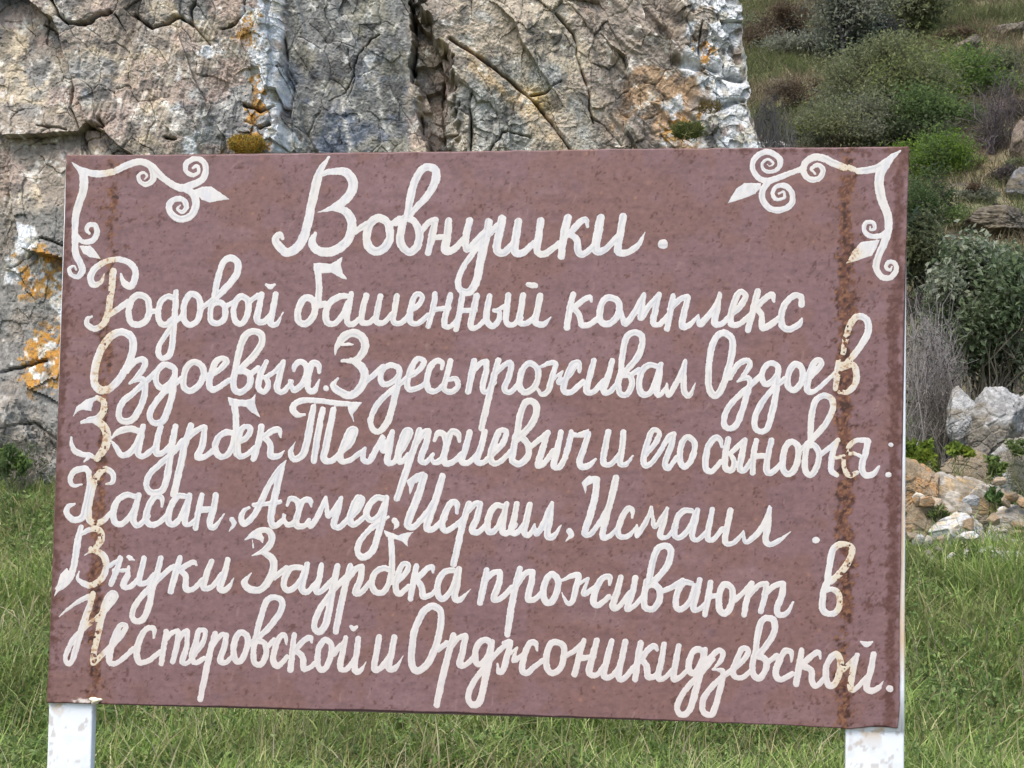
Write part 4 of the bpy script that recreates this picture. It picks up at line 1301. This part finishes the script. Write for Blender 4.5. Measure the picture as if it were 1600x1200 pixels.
def rock(px, py, depth, rx, ry, label, palette, seed, n=6, tilt=0.0, cat="rock", name="boulder", block=1.0, dz=.7, group=None):
    """angular rock: a sphere cut by random planes, then roughened"""
    if depth > 20:
        depth = ground_depth(px, py + ry * .5)
    k = depth / KPX
    c = at(px, py, depth)
    V, F = ICO[n]
    rng = np.random.RandomState(seed)
    d = V.copy()
    r = np.ones(len(d)) * 1.25
    for i in range(int(16 * block) + 8):
        nrm = rng.normal(size=3); nrm /= np.linalg.norm(nrm)
        h = rng.uniform(.74, .98) if block >= 1.5 else rng.uniform(.62, .98)
        dn = d @ nrm
        r = np.where(dn > .05, np.minimum(r, h / np.maximum(dn, .05)), r)
    r += .10 * (fbm3(d[:, 0] * 2.3 + seed, d[:, 1] * 2.3, d[:, 2] * 2.3, 4, seed) - .5)
    q = d * 5
    g = worley(q[:, 0] * .9 + q[:, 1] * .7 + seed, q[:, 2] * .8 + q[:, 1] * .3, seed)
    r += .09 * (g[2] - .5) - .05 * np.exp(-((g[1] - g[0]) / .05) ** 2)
    q2 = d * 13
    g = worley(q2[:, 0] * .9 + q2[:, 1] * .7 + seed, q2[:, 2] * .8 + q2[:, 1] * .3, seed + 1)
    r += .018 * (g[2] - .5)
    r += .045 * (.5 - np.abs(2 * fbm3(d[:, 0] * 8 + seed, d[:, 1] * 8, d[:, 2] * 8, 4, seed + 3) - 1)) + .03 * (fbm3(d[:, 0] * 30, d[:, 1] * 30, d[:, 2] * 30, 2, seed + 4) - .5)
    P = d * r[:, None] * np.array([rx * k, max(rx, ry) * k * dz, ry * k])
    ct, st = math.cos(tilt), math.sin(tilt)
    P = np.stack([P[:, 0] * ct + P[:, 2] * st, P[:, 1], -P[:, 0] * st + P[:, 2] * ct], 1)
    Wp = P + c
    n1 = fbm3(Wp[:, 0] * 5, Wp[:, 1] * 5, Wp[:, 2] * 5, 4, seed + 7); n2 = fbm3(Wp[:, 0] * 14, Wp[:, 1] * 14, Wp[:, 2] * 14, 4, seed + 8)
    n3 = fbm3(Wp[:, 0] * 40, Wp[:, 1] * 40, Wp[:, 2] * 40, 3, seed + 9)
    col = np.zeros(P.shape) + palette[0]
    for i, pc in enumerate(palette[1:]):
        col = mixc(col, pc, sstep(.5, .6, (n1, n2, n3)[i % 3] if i < 3 else fbm3(Wp[:, 0] * 8 + 5 * i, Wp[:, 1] * 8, Wp[:, 2] * 8, 4, seed + i)) * .60)
    col = mixc(col, [.15, .125, .085], sstep(.52, .64, fbm3(Wp[:, 0] * 3 + 7, Wp[:, 1] * 3, Wp[:, 2] * 6, 4, seed + 20)) * .75)
    col *= (.75 + .5 * n3)[:, None]
    base = c - np.array([0, 0, ry * k])
    o = mesh(name, Wp, tris=F, mat=MAT_ROCK, col=col, sub=base, smooth=True)
    o.location = base
    tag(o, label, cat, group)
    return o


GREY = ([.25, .25, .245], [.32, .325, .325], [.18, .18, .175], [.35, .35, .34])
TANR = ([.30, .22, .14], [.45, .38, .29], [.36, .19, .07], [.18, .15, .11])
PALE = ([.46, .46, .45], [.58, .58, .57], [.30, .30, .28], [.42, .33, .2])
BROWN = ([.085, .072, .05], [.125, .10, .065], [.045, .04, .033], [.17, .155, .13])
MIX = ([.26, .22, .16], [.42, .40, .36], [.34, .22, .08], [.15, .13, .10])

rock(1552, 676, 11.3, 60, 76, "grey angular boulder with dark cracks in front of the broad-leaved shrub", GREY, 11, 7, .18, block=2.0)
rock(1612, 676, 11.3, 44, 72, "grey boulder cut by the right edge of the photo, upper one of the pair", GREY, 12, 7, -.1, block=2.0)
rock(1506, 660, 11.3, 32, 46, "narrow upright grey rock left of the cracked grey boulder", GREY, 13, 7, .1, block=2.0)
rock(1598, 748, 10.7, 56, 56, "smooth pale grey block under the grey boulders at the right edge", GREY, 14, 7, .25, block=2.0)
rock(1432, 768, 10.3, 42, 56, "orange-stained rock lump directly beside the white right post", TANR, 15, 7, -.3)
rock(1446, 846, 9.85, 64, 54, "low tan and rust coloured rock above the grass beside the right post", TANR, 16, 7, .1)
rock(1522, 750, 11.0, 58, 52, "brown mossy rock below the narrow upright grey rock", MIX, 17, 7, .35)
rock(1498, 838, 9.75, 52, 46, "pale pinkish grey rock with white patches at the grass edge", PALE, 18, 7, .15)
rock(1550, 808, 10.2, 54, 50, "speckled grey and ochre rock right of the pale pinkish one", MIX, 19, 7, .4)
rock(1590, 828, 9.8, 46, 40, "cream coloured rock at the right edge over the grass", PALE, 20, 7, .5)
rock(1566, 878, 9.3, 66, 26, "flat whitish rock half sunk in the grass at the right edge", PALE, 21, 6, .05)
rock(1470, 900, 9.2, 50, 24, "small brown stone slab sunk in grass below the tan rock", MIX, 22, 6, .1)
rock(1512, 836, 10.35, 130, 84, "broad rubbly bank of tan and rust-stained rock under the grey boulders", MIX, 30, 7, .12, cat="rock bank", name="rock_bank", block=1.6, dz=.35)
_rr = np.random.RandomState(77)
for _i in range(26):
    _px = _rr.uniform(1424, 1604); _py = _rr.uniform(742, 884)
    _d = 9.95 - (_py - 742) / 142 * .75
    rock(_px, _py, _d, _rr.uniform(7, 17), _rr.uniform(6, 13), "small rubble stone lying among the larger rocks right of the sign",
         (TANR, MIX, PALE, GREY)[_rr.randint(4)], 300 + _i, 5, _rr.uniform(-.5, .5), "stone", "stone", group="rubble stones right of the sign")
rock(1212, 236, 25, 26, 20, "small pale stone peeping over the top edge of the sign", PALE, 23, 5, .5)
rock(1560, 356, 24, 70, 26, "brown rock ledge under dry grass above the broad-leaved shrub", BROWN, 24, 6, -.05, dz=1.0)
rock(1600, 296, 27, 34, 30, "dark grey rock slab at the right edge beside the lime green bush", ([.13, .13, .13], [.22, .22, .22], [.08, .08, .08]), 25, 6, .1)
rock(1500, 80, 43, 34, 15, "broken dark rock outcrop high on the hillside", BROWN, 26, 6, -.5)
rock(1578, 52, 44, 40, 20, "brown rock outcrop in the upper right corner of the hillside", BROWN, 27, 6, -.4)
rock(1218, 132, 40, 22, 10, "small dark rock in the brown slope left of the olive bush", BROWN, 28, 5, .1)
rock(1596, 222, 31, 18, 44, "tan rock rib at the right edge under the bare purple shrub", ([.15, .12, .09], [.21, .17, .135], [.09, .07, .06]), 29, 6, .2)


# ------------------------------------------------------------------ shrubs and trees
def leaf_cloud(cen, rad, n, size, aspect, rng, up=.3):
    """folded leaf faces: centres, sizes -> vertices and triangles"""
    N = len(cen)
    d = rng.normal(size=(N, 3)); d[:, 2] += up; d /= np.linalg.norm(d, axis=1)[:, None]
    e = rng.normal(size=(N, 3)); e -= (e * d).sum(1)[:, None] * d; e /= np.linalg.norm(e, axis=1)[:, None]
    f = np.cross(d, e)
    s = size * rng.uniform(.45, 1.5, N)[:, None]
    a = cen - d * s * .5
    b = cen + d * s * .5
    m1 = cen + e * s * aspect * .5 + f * s * .10
    m2 = cen - e * s * aspect * .5 + f * s * .10
    V = np.stack([a, m1, b, m2], 1).reshape(-1, 3)
    i = np.arange(N)[:, None] * 4
    T = np.concatenate([i + [0, 1, 2], i + [0, 2, 3]], 0)
    return V, T


def tubes(paths, sides=5):
    """paths: list of (points Nx3, radii N)"""
    V = []; Q = []; b = 0
    for p, r in paths:
        p = np.asarray(p); n = len(p)
        t = np.gradient(p, axis=0); t /= np.linalg.norm(t, axis=1)[:, None] + 1e-9
        ref = np.array([.31, .9, .2])
        e = np.cross(t, ref); e /= np.linalg.norm(e, axis=1)[:, None] + 1e-9
        f = np.cross(t, e)
        a = np.arange(sides) * 2 * np.pi / sides
        ring = p[:, None] + np.asarray(r)[:, None, None] * (np.cos(a)[None, :, None] * e[:, None] + np.sin(a)[None, :, None] * f[:, None])
        V.append(ring.reshape(-1, 3))
        i = b + np.arange(n - 1)[:, None] * sides; j = np.arange(sides)[None]
        Q.append(np.stack([(i + j).ravel(), (i + (j + 1) % sides).ravel(), (i + sides + (j + 1) % sides).ravel(), (i + sides + j).ravel()], 1))
        b += n * sides
    return np.concatenate(V), np.concatenate(Q)


def bend(a, b, rng, n=6, wob=.08):
    t = np.linspace(0, 1, n)[:, None]
    p = a + (b - a) * t
    L = np.linalg.norm(b - a)
    w_ = rng.normal(size=(n, 3)) * wob * L * np.sin(np.pi * t)
    p = p + w_
    p[:, 2] += L * .10 * np.sin(np.pi * t[:, 0])
    return p


def shrub(name, label, cat, px, py, depth, rx, ry, nleaf, lsize, palette, seed, clumps=16, aspect=.5, twigs=2, bark=(.10, .085, .07),
          stem=.03, trunk=None, group=None, spread=.44, fill=.92):
    rng = np.random.RandomState(seed)
    if depth > 25:
        depth = ground_depth(trunk[0], trunk[1]) if trunk else ground_depth(px, py + ry * .8)
        lsize = 5.6 * depth / KPX * (lsize / .14)
        stem = stem * depth / 40
        if trunk is None:
            rx *= 1.22; ry *= 1.18; nleaf = int(nleaf * 1.3)
    k = depth / KPX
    c = at(px, py, depth)
    R = np.array([rx * k, .8 * max(rx, ry) * k, ry * k])
    base = c - np.array([0, 0, R[2]])
    gz = float(H(base[0], base[1]))
    if trunk is not None:
        bxp = at(trunk[0], trunk[1], depth); base = bxp.copy()
    else:
        base[2] = gz - .05 if depth > 11.7 else min(base[2], gz) if base[2] - gz < 1.2 else base[2]
    cc = rng.normal(size=(clumps * 4, 3)); cc /= np.linalg.norm(cc, axis=1)[:, None]
    cc *= (rng.uniform(.12, 1, len(cc)) ** .45)[:, None] * fill
    cc = cc[cc[:, 2] > -.85][:clumps]
    cs = c + cc * R
    wts = rng.uniform(.4, 1.6, len(cs)); wts /= wts.sum()
    ids = rng.choice(len(cs), nleaf, p=wts)
    rad = R * spread * rng.uniform(.6, 1.2, (len(cs), 1))
    off = rng.normal(size=(nleaf, 3)) * .55
    cen = cs[ids] + off * rad[ids]
    paths = []
    root = base
    for i, q in enumerate(cs):
        if trunk is not None:
            tq = base + (c - base) * rng.uniform(.3, .75) + rng.normal(size=3) * R * .03
        else:
            tq = base + rng.normal(size=3) * R * np.array([.14, .14, .0])
        p = bend(tq, q, rng, 7)
        paths.append((p, np.linspace(stem * .5, stem * .14, 7)))
        for j in range(twigs):
            s0 = p[rng.randint(2, 6)]
            e0 = q + rng.normal(size=3) * rad[i] * .9
            paths.append((bend(s0, e0, rng, 5), np.linspace(stem * .22, stem * .06, 5)))
    if trunk is not None:
        p = bend(base - np.array([0, 0, .3]), base + (c - base) * 1.15, rng, 9, .02)
        paths.append((p, np.linspace(stem * 1.15, stem * .3, 9)))
    root_o = empty(name, base, label, cat, group)
    V, Q = tubes(paths, 5)
    nb = vn3(V[:, 0] * 20, V[:, 1] * 20, V[:, 2] * 20, seed)
    bc = np.array(bark)[None] * (.7 + .6 * nb)[:, None]
    mesh("trunk" if trunk is not None else "branches", V, quads=Q, mat=MAT_BARK, parent=root_o, col=bc, sub=base)
    if nleaf:
        V, T = leaf_cloud(cen, None, nleaf, lsize, aspect, rng)
        pal = np.array(palette)
        pal = pal * 1.0
        cl_col = pal[rng.randint(0, len(pal), len(cs))]
        lc = cl_col[ids] * .65 + pal[rng.randint(0, len(pal), nleaf)] * .35
        lc = lc * rng.uniform(.7, 1.3, (nleaf, 1))
        mesh("crown" if trunk is not None else "foliage", V, tris=T, mat=MAT_LEAF, parent=root_o, col=np.repeat(lc, 4, 0), sub=base, smooth=False)
    return root_o


OLIVE = ([.115, .135, .05], [.14, .15, .07], [.10, .11, .06], [.13, .14, .085])
LIME = ([.11, .17, .02], [.13, .19, .03], [.08, .13, .02])
MID = ([.075, .115, .04], [.10, .145, .045], [.065, .095, .04])
DARK = ([.055, .07, .04], [.075, .09, .05])
GREYG = ([.135, .145, .105], [.165, .17, .13], [.10, .11, .08])
SAGE = ([.06, .085, .055], [.085, .11, .07], [.05, .07, .05])
BRN = ([.13, .095, .06], [.17, .125, .08], [.10, .08, .06])
PURP = ([.10, .085, .08], [.13, .11, .10], [.075, .065, .062])
def _lt(p, f=1.6):
    return tuple([min(q * f, .3) for q in c_] for c_ in p)


OLIVE, LIME, MID, DARK, GREYG, SAGE = [_lt(p_) for p_ in (OLIVE, LIME, MID, DARK, GREYG, SAGE)]
hs = "bushes on the far hillside"
shrub("tree", "thin dark tree with sparse grey-green crown and bare trunk at the photo's top", "tree", 1318, -10, 44, 70, 85, 9000, .16, GREYG, 101, 26, .45, 5, (.055, .05, .05), .055, trunk=(1316, 108))
shrub("tree", "leafy light green tree cut by the top edge of the photo", "tree", 1425, 0, 46, 70, 50, 9000, .17, OLIVE, 102, 18, .5, 2, stem=.05, trunk=(1432, 66))
shrub("bush", "big olive green bush in the middle of the hillside", "bush", 1392, 142, 40, 92, 74, 26000, .15, OLIVE, 103, 30, .45, 2, stem=.09, group=hs)
shrub("bush", "bright green bush right of the big olive bush", "bush", 1503, 128, 37, 62, 42, 12000, .14, LIME + MID, 104, 18, .5, 2, stem=.07, group=hs)
shrub("bush", "dark green bush low between the olive bush and the bright green one", "bush", 1470, 186, 36, 62, 38, 11000, .14, MID + DARK, 105, 16, .5, 2, stem=.07, group=hs)
shrub("bush", "lime green bush just beyond the sign's upper right corner", "bush", 1458, 244, 31, 50, 46, 11000, .12, LIME + MID, 106, 18, .5, 2, stem=.06, group=hs)
shrub("bush", "greyish bush rising over the sign's top edge left of the dark bush", "bush", 1330, 196, 34, 66, 44, 9000, .13, GREYG + OLIVE, 107, 20, .42, 3, stem=.05, group=hs)
shrub("bush", "small yellow-green bush between the cliff edge and the grey bush", "bush", 1240, 214, 30, 44, 26, 7000, .10, ([.13, .16, .035], [.11, .13, .045]), 108, 12, .5, 2, stem=.04, group=hs)
shrub("bush", "dark bush behind the sign's top edge", "bush", 1400, 216, 33, 46, 30, 7000, .12, DARK, 109, 14, .5, 2, stem=.05, group=hs)
shrub("bush", "bare purple-grey bush at the right edge of the hillside", "bush", 1556, 190, 33, 50, 60, 2500, .09, PURP, 110, 26, .35, 9, (.12, .10, .10), .045, group=hs)
shrub("bush", "dark green bush below the sign's upper right corner", "bush", 1452, 318, 28, 44, 40, 8000, .11, MID + DARK, 111, 16, .5, 2, stem=.05, group=hs)
shrub("bush", "brown withered bush high beside the cliff", "bush", 1204, 48, 42, 44, 36, 6000, .13, BRN, 112, 16, .4, 4, (.12, .09, .07), .05, group=hs)
shrub("bush", "grey-green low bush under the thin dark tree", "bush", 1262, 78, 43, 50, 24, 6000, .13, GREYG, 113, 14, .42, 3, stem=.05, group=hs)
shrub("bush", "brown withered bush at the foot of the thin dark tree", "bush", 1262, 150, 38, 42, 28, 5000, .12, BRN, 114, 14, .4, 4, (.12, .09, .07), .04, group=hs)
shrub("bush", "dark grey bush behind the trunk of the thin tree", "bush", 1352, 62, 47, 46, 40, 7000, .14, ([.06, .065, .06], [.085, .09, .075]), 115, 16, .42, 4, stem=.06, group=hs)
shrub("bush", "dark green bush in the upper right under the rock outcrop", "bush", 1556, 112, 39, 36, 36, 5000, .13, DARK + OLIVE, 116, 12, .5, 2, stem=.05, group=hs)
shrub("bush", "leafless grey bush leaning on the cliff's right edge", "bush", 1204, 186, 14.5, 24, 44, 260, .03, PURP, 117, 24, .3, 10, (.17, .155, .14), .013)
shrub("bush", "broad-leaved shrub with pale leaves above the grey boulders", "bush", 1550, 484, 13.0, 112, 106, 24000, .046, ([.14, .19, .095], [.18, .225, .13], [.11, .15, .075], [.40, .43, .33]), 118, 46, .52, 3, (.14, .12, .09), .022, spread=.30)
shrub("bush", "pale grey-green bush beside the sign's right edge", "bush", 1446, 396, 17, 40, 62, 6500, .06, SAGE + OLIVE, 119, 20, .4, 3, stem=.025)
shrub("bramble", "tangle of dry grey brambles beside the sign's right edge", "brambles", 1448, 560, 11.8, 54, 92, 900, .03, PURP, 120, 44, .3, 12, (.27, .25, .24), .011, spread=.42)
shrub("bramble", "dead grey-brown twigs between the bramble tangle and the narrow upright grey rock", "brambles", 1482, 620, 11.5, 34, 60, 300, .03, PURP, 121, 26, .3, 10, (.15, .135, .12), .012, spread=.42)
shrub("plant", "yellow-green leafy weed growing under the brambles by the sign's edge", "plant", 1436, 706, 10.6, 26, 20, 420, .05, ([.19, .24, .035], [.14, .20, .04]), 122, 9, .55, 2, (.12, .15, .05), .008)
shrub("plant", "yellow-green leafy weed at the foot of the narrow upright grey rock", "plant", 1500, 706, 10.7, 22, 13, 260, .045, ([.19, .24, .035], [.14, .20, .04]), 123, 7, .55, 2, (.12, .15, .05), .008)
shrub("plant", "green weed in the cleft left of the smooth pale block", "plant", 1556, 724, 10.4, 16, 18, 220, .045, ([.11, .17, .05], [.14, .19, .06]), 124, 7, .5, 2, (.12, .15, .05), .008)
shrub("plant", "small green weed among the speckled rocks", "plant", 1552, 772, 10.0, 14, 12, 160, .04, ([.08, .15, .05], [.11, .17, .06]), 125, 6, .5, 2, (.12, .15, .05), .008)
shrub("plant", "grey dry stalks at the left foot of the cliff", "plant", 34, 716, 10.5, 50, 40, 260, .04, ([.10, .13, .07], [.2, .19, .15]), 126, 18, .35, 7, (.24, .22, .18), .010)
shrub("plant", "green weed under the cliff at the left edge of the photo", "plant", 20, 724, 10.3, 26, 24, 420, .05, MID, 127, 8, .45, 2, (.10, .12, .06), .008)


_rs = np.random.RandomState(91)
for _i in range(26):
    _px = _rs.uniform(1185, 1600); _py = _rs.uniform(-10, 215)
    if _i % 4 == 3:
        _px = _rs.uniform(1440, 1600); _py = _rs.uniform(225, 345)
    shrub("scrub_bush", "small low olive-brown scrub bush among the larger bushes on the hillside", "scrub", _px, _py, 40, _rs.uniform(16, 34), _rs.uniform(10, 20),
          1800, .11, (BRN, OLIVE, GREYG, PURP, OLIVE)[_i % 5], 400 + _i, 12, .42, 3, (.12, .10, .08), .03, group="low scrub on the hillside")
for _i, (_px, _py, _d) in enumerate(((1462, 800, 9.75), (1530, 868, 9.2), (1580, 790, 10.0), (1500, 880, 9.2), (1440, 886, 9.2), (1586, 700, 10.5))):
    shrub("plant", ("green weed on the rubbly bank near the orange-stained rock", "green weed by the flat whitish rock", "green weed over the speckled ochre rock at right",
                    "green weed at the grass edge below the pale pinkish rock", "green weed at the grass edge by the right post", "pale green weed on top of the smooth pale block")[_i],
          "plant", _px, _py, _d, 18, 13, 240, .042, ([.12, .18, .06], [.15, .20, .07], [.20, .22, .10]), 440 + _i, 8, .4, 3, (.14, .15, .07), .006)


def tuft(px, py, depth, rx, ry, label, palette, seed, n=700, ln=1.0):
    """moss or grass cushion growing on the cliff face"""
    rng = np.random.RandomState(seed)
    k = depth / KPX
    c = at(px, py, depth)
    t = rng.uniform(-1, 1, (n, 3)); t /= np.maximum(np.linalg.norm(t, axis=1)[:, None], 1)
    p0 = c + t * np.array([rx * k, .10, ry * k]) - np.array([0, 0, 0])
    d = rng.normal(size=(n, 3)) * .5 + np.array([0, -.55, .65]); d /= np.linalg.norm(d, axis=1)[:, None]
    L = rng.uniform(.015, .042, n)[:, None] * ln
    e = np.cross(d, rng.normal(size=(n, 3))); e /= np.linalg.norm(e, axis=1)[:, None]
    w_ = .0035
    tip = p0 + d * L - np.array([0, 0, 1.]) * L * .2
    V = np.stack([p0 + e * w_, p0 - e * w_, tip], 1).reshape(-1, 3)
    pal = np.array(palette)
    cl = np.repeat(pal[rng.randint(0, len(pal), n)] * rng.uniform(.7, 1.3, (n, 1)), 3, 0)
    base = c - np.array([0, 0, ry * k])
    o = mesh("tuft", V, tris=np.arange(3 * n).reshape(-1, 3), mat=MAT_GRASS, col=cl, sub=base, smooth=False)
    o.location = base
    tag(o, label, "tuft")


tuft(386, 226, 10.98, 30, 14, "golden yellow moss cushion on the cliff over the sign's left part", ([.46, .27, .04], [.38, .26, .06], [.24, .22, .07]), 131, 2600)
tuft(1074, 206, 10.95, 24, 11, "green grass tuft in a cranny of the cliff near its right pillar", ([.13, .16, .05], [.19, .19, .08], [.09, .12, .04]), 132, 1300, 2.0)
tuft(1108, 168, 10.95, 20, 8, "brown moss patch under the lichened pillar of the cliff", ([.16, .11, .04], [.12, .10, .04]), 133, 500)


# ------------------------------------------------------------------ grass
def blades(x, y, z, L, W, lean, rng, segs=3):
    n = len(x)
    az = rng.uniform(0, 2 * np.pi, n)
    dx, dy = np.cos(az), np.sin(az)
    sx, sy = -dy, dx
    tw = rng.uniform(-.9, .9, n)
    sx, sy = sx * np.cos(tw) - sy * np.sin(tw), sx * np.sin(tw) + sy * np.cos(tw)
    V = []
    for i in range(segs + 1):
        t = i / segs
        h = L * t * (1 - .35 * lean * t)
        o = L * lean * t ** 1.8
        wd = W * (1 - t ** 1.6) * .5 + (.0003 if i == segs else 0)
        cx, cy, cz = x + dx * o, y + dy * o, z + h
        V.append(np.stack([cx + sx * wd, cy + sy * wd, cz], 1))
        V.append(np.stack([cx - sx * wd, cy - sy * wd, cz], 1))
    V = np.stack(V, 1)
    m = 2 * (segs + 1)
    b = np.arange(n)[:, None] * m
    Q = np.concatenate([b + [2 * i, 2 * i + 1, 2 * i + 3, 2 * i + 2] for i in range(segs)], 0)
    return V.reshape(-1, 3), Q, m


def in_view(x, y, margin):
    z = H(x, y)
    px, py = topx(np.stack([x, y, z], -1))
    return (px > -margin) & (px < 1600 + margin) & (py < 1200 + 1.2 * margin)


def build_grass():
    rng = np.random.RandomState(5)
    N = 640000
    y = 4.6 + (rng.uniform(0, 1, N) ** .85) * 9.2
    x = rng.uniform(-1, 1, N) * (.36 * y + 1.2)
    keep = in_view(x, y, 420)
    dens = fbm(x * 2.2, y * 2.2, 3, 301)
    keep &= rng.uniform(0, 1, N) < np.clip(.16 + 2.3 * (dens - .31), .10, 1)
    keep &= ~((x > .9) & (x < 4.3) & (y > 9.5 + .5 * (fbm(x * 3, y * 3, 3, 302) - .5)) & (y < 11.6) & (rng.uniform(0, 1, N) < .72))
    x, y = x[keep], y[keep]
    n = len(x)
    z = H(x, y) - .005
    tall = fbm(x * 1.4, y * 1.4, 3, 303) + .12 * sstep(8.3, 9.2, y) * (x > .8)
    L = rng.uniform(.07, .25, n) * (.45 + 1.2 * tall)
    W = rng.uniform(.006, .014, n)
    V, Q, m = blades(x, y, z, L, W, rng.uniform(.2, 1.4, n), rng, 3)
    pal = np.array([[.125, .175, .045], [.16, .21, .06], [.105, .15, .04], [.21, .235, .09], [.32, .30, .16], [.09, .125, .045]]) * np.array([1.42, 1.5, 1.42])
    pr = np.array([.27, .25, .14, .17, .12, .05])
    c = pal[rng.choice(6, n, p=pr)] * rng.uniform(.7, 1.3, (n, 1))
    dry = sstep(.50, .66, fbm(x * 1.1 + 3, y * 1.1, 3, 304))
    c = mixc(c, [.20, .20, .095], dry * rng.uniform(0, .8, n))
    gz = mesh("grass", V, quads=Q, mat=MAT_GRASS, col=np.repeat(c, m, 0), smooth=False)
    tag(gz, kind="stuff")
    # broad little leaves of clover and weeds between the blades
    N = 240000
    y = 4.6 + (rng.uniform(0, 1, N) ** .85) * 6.4
    x = rng.uniform(-1, 1, N) * (.36 * y + 1.2)
    keep = in_view(x, y, 420) & (rng.uniform(0, 1, N) < np.clip(2.2 * (fbm(x * 1.7 + 9, y * 1.7, 3, 305) - .28), 0, 1))
    keep &= ~((x > .9) & (y > 9.5) & (rng.uniform(0, 1, N) < .85))
    x, y = x[keep], y[keep]; n = len(x)
    cen = np.stack([x, y, H(x, y) + rng.uniform(.01, .15, n) * (.5 + fbm(x * 5, y * 5, 2, 309))], 1)
    V, T = leaf_cloud(cen, None, n, .030, .42, rng, .5)
    pal = np.array([[.12, .19, .055], [.15, .22, .065], [.20, .26, .10], [.09, .14, .045]])
    c = pal[rng.randint(0, 4, n)] * rng.uniform(.7, 1.3, (n, 1))
    o = mesh("weeds", V, tris=T, mat=MAT_GRASS, col=np.repeat(c, 4, 0), smooth=False)
    tag(o, kind="stuff")
    # dry stems lying and standing in the grass
    N = 15000
    y = 4.8 + rng.uniform(0, 1, N) * 5.6
    x = rng.uniform(-1, 1, N) * (.30 * y + .7)
    keep = in_view(x, y, 120) & (rng.uniform(0, 1, N) < np.clip(3 * (fbm(x * .9, y * .9, 3, 306) - .3), .1, 1))
    keep &= ~((x > .9) & (y > 9.4))
    x, y = x[keep], y[keep]; n = len(x)
    V, Q, m = blades(x, y, H(x, y) + rng.uniform(0, .05, n), rng.uniform(.10, .30, n), rng.uniform(.005, .009, n), rng.uniform(.2, 1.1, n), rng, 4)
    pal = np.array([[.34, .30, .17], [.27, .25, .12], [.40, .36, .24], [.22, .22, .08]])
    c = pal[rng.randint(0, 4, n)] * rng.uniform(.7, 1.15, (n, 1))
    o = mesh("dry_stems", V, quads=Q, mat=MAT_GRASS, col=np.repeat(c, m, 0), smooth=False)
    tag(o, kind="stuff")
    # rough grass of the hillside
    N = 330000
    y = 13.5 + rng.uniform(0, 1, N) ** .8 * 46
    x = 1.2 + rng.uniform(-.06, 1, N) * (.40 * y)
    px, py = topx(np.stack([x, y, H(x, y)], -1))
    keep = (px > 1020) & (px < 1900) & (py > -60) & (py < 760)
    keep &= rng.uniform(0, 1, N) < np.clip(.25 + 2.2 * (fbm(x * .6, y * .6, 4, 307) - .3), .12, 1)
    x, y = x[keep], y[keep]; n = len(x)
    sc = np.clip(y / 30, .5, 1.6)
    V, Q, m = blades(x, y, H(x, y) - .02, rng.uniform(.12, .42, n) * sc, rng.uniform(.010, .026, n) * sc, rng.uniform(.3, 1.3, n), rng, 2)
    t = fbm(x * .45, y * .45, 4, 308)
    pal = np.array([[.23, .19, .11], [.17, .15, .085], [.29, .24, .15], [.13, .105, .07]])
    gr = np.array([[.13, .155, .06], [.165, .18, .08], [.10, .12, .05]])
    g = rng.uniform(0, 1, n) < sstep(.40, .54, t) * .85
    c = np.where(g[:, None], gr[rng.randint(0, 3, n)], pal[rng.randint(0, 4, n)]) * rng.uniform(.65, 1.3, (n, 1))
    o = mesh("hillside_grass", V, quads=Q, mat=MAT_GRASS, col=np.repeat(c, m, 0), smooth=False)
    tag(o, kind="stuff")


build_grass()


# single pale stalks that stand out in the grass
def stalk(px0, py0, px1, py1, depth, label, w_=.0045):
    a = at(px0, py0, depth); b = at(px1, py1, depth - .15)
    rng = np.random.RandomState(int(px0 + py0))
    p = bend(a, b, rng, 8, .02)
    pr = [(p, np.linspace(w_, w_ * .45, 8))]
    for j in range(2):
        s0 = p[3 + 2 * j]
        pr.append((bend(s0, s0 + (b - a) * .22 + rng.normal(size=3) * .03, rng, 4, .05), np.linspace(w_ * .5, w_ * .25, 4)))
    V, Q = tubes(pr, 5)
    cl = np.zeros((len(V), 3)) + np.array([.48, .42, .25])
    o = mesh("dry_stalk", V, quads=Q, mat=MAT_BARK, col=cl, sub=a)
    o.location = a
    tag(o, label, "stalk", "pale dry stalks in the grass")


stalk(150, 1182, 232, 1104, 7.0, "pale dry stalk slanting up just right of the left post")
stalk(202, 1172, 184, 1146, 7.0, "short pale side stalk leaning against the slanting one by the left post", .003)
stalk(8, 1070, 62, 930, 8.0, "thin pale stalk leaning right at the left edge of the grass")
stalk(48, 1004, 0, 948, 7.6, "pale stalk leaning left near the sign's left edge")
stalk(1484, 1170, 1500, 1118, 7.2, "upright pale stalk right of the right post")
stalk(1530, 1200, 1572, 1118, 7.0, "long pale stalk slanting right in the lower right corner")
stalk(1530, 1098, 1545, 1062, 7.8, "pale stalk standing by the dark hollow in the right-hand grass")
stalk(1520, 1075, 1548, 1050, 7.8, "short pale stalk crossing the dark hollow in the right-hand grass")
stalk(330, 1196, 378, 1144, 7.1, "pale stalk under the left part of the sign's lower edge")
stalk(850, 1200, 880, 1130, 7.0, "pale stalk under the middle of the sign's lower edge")
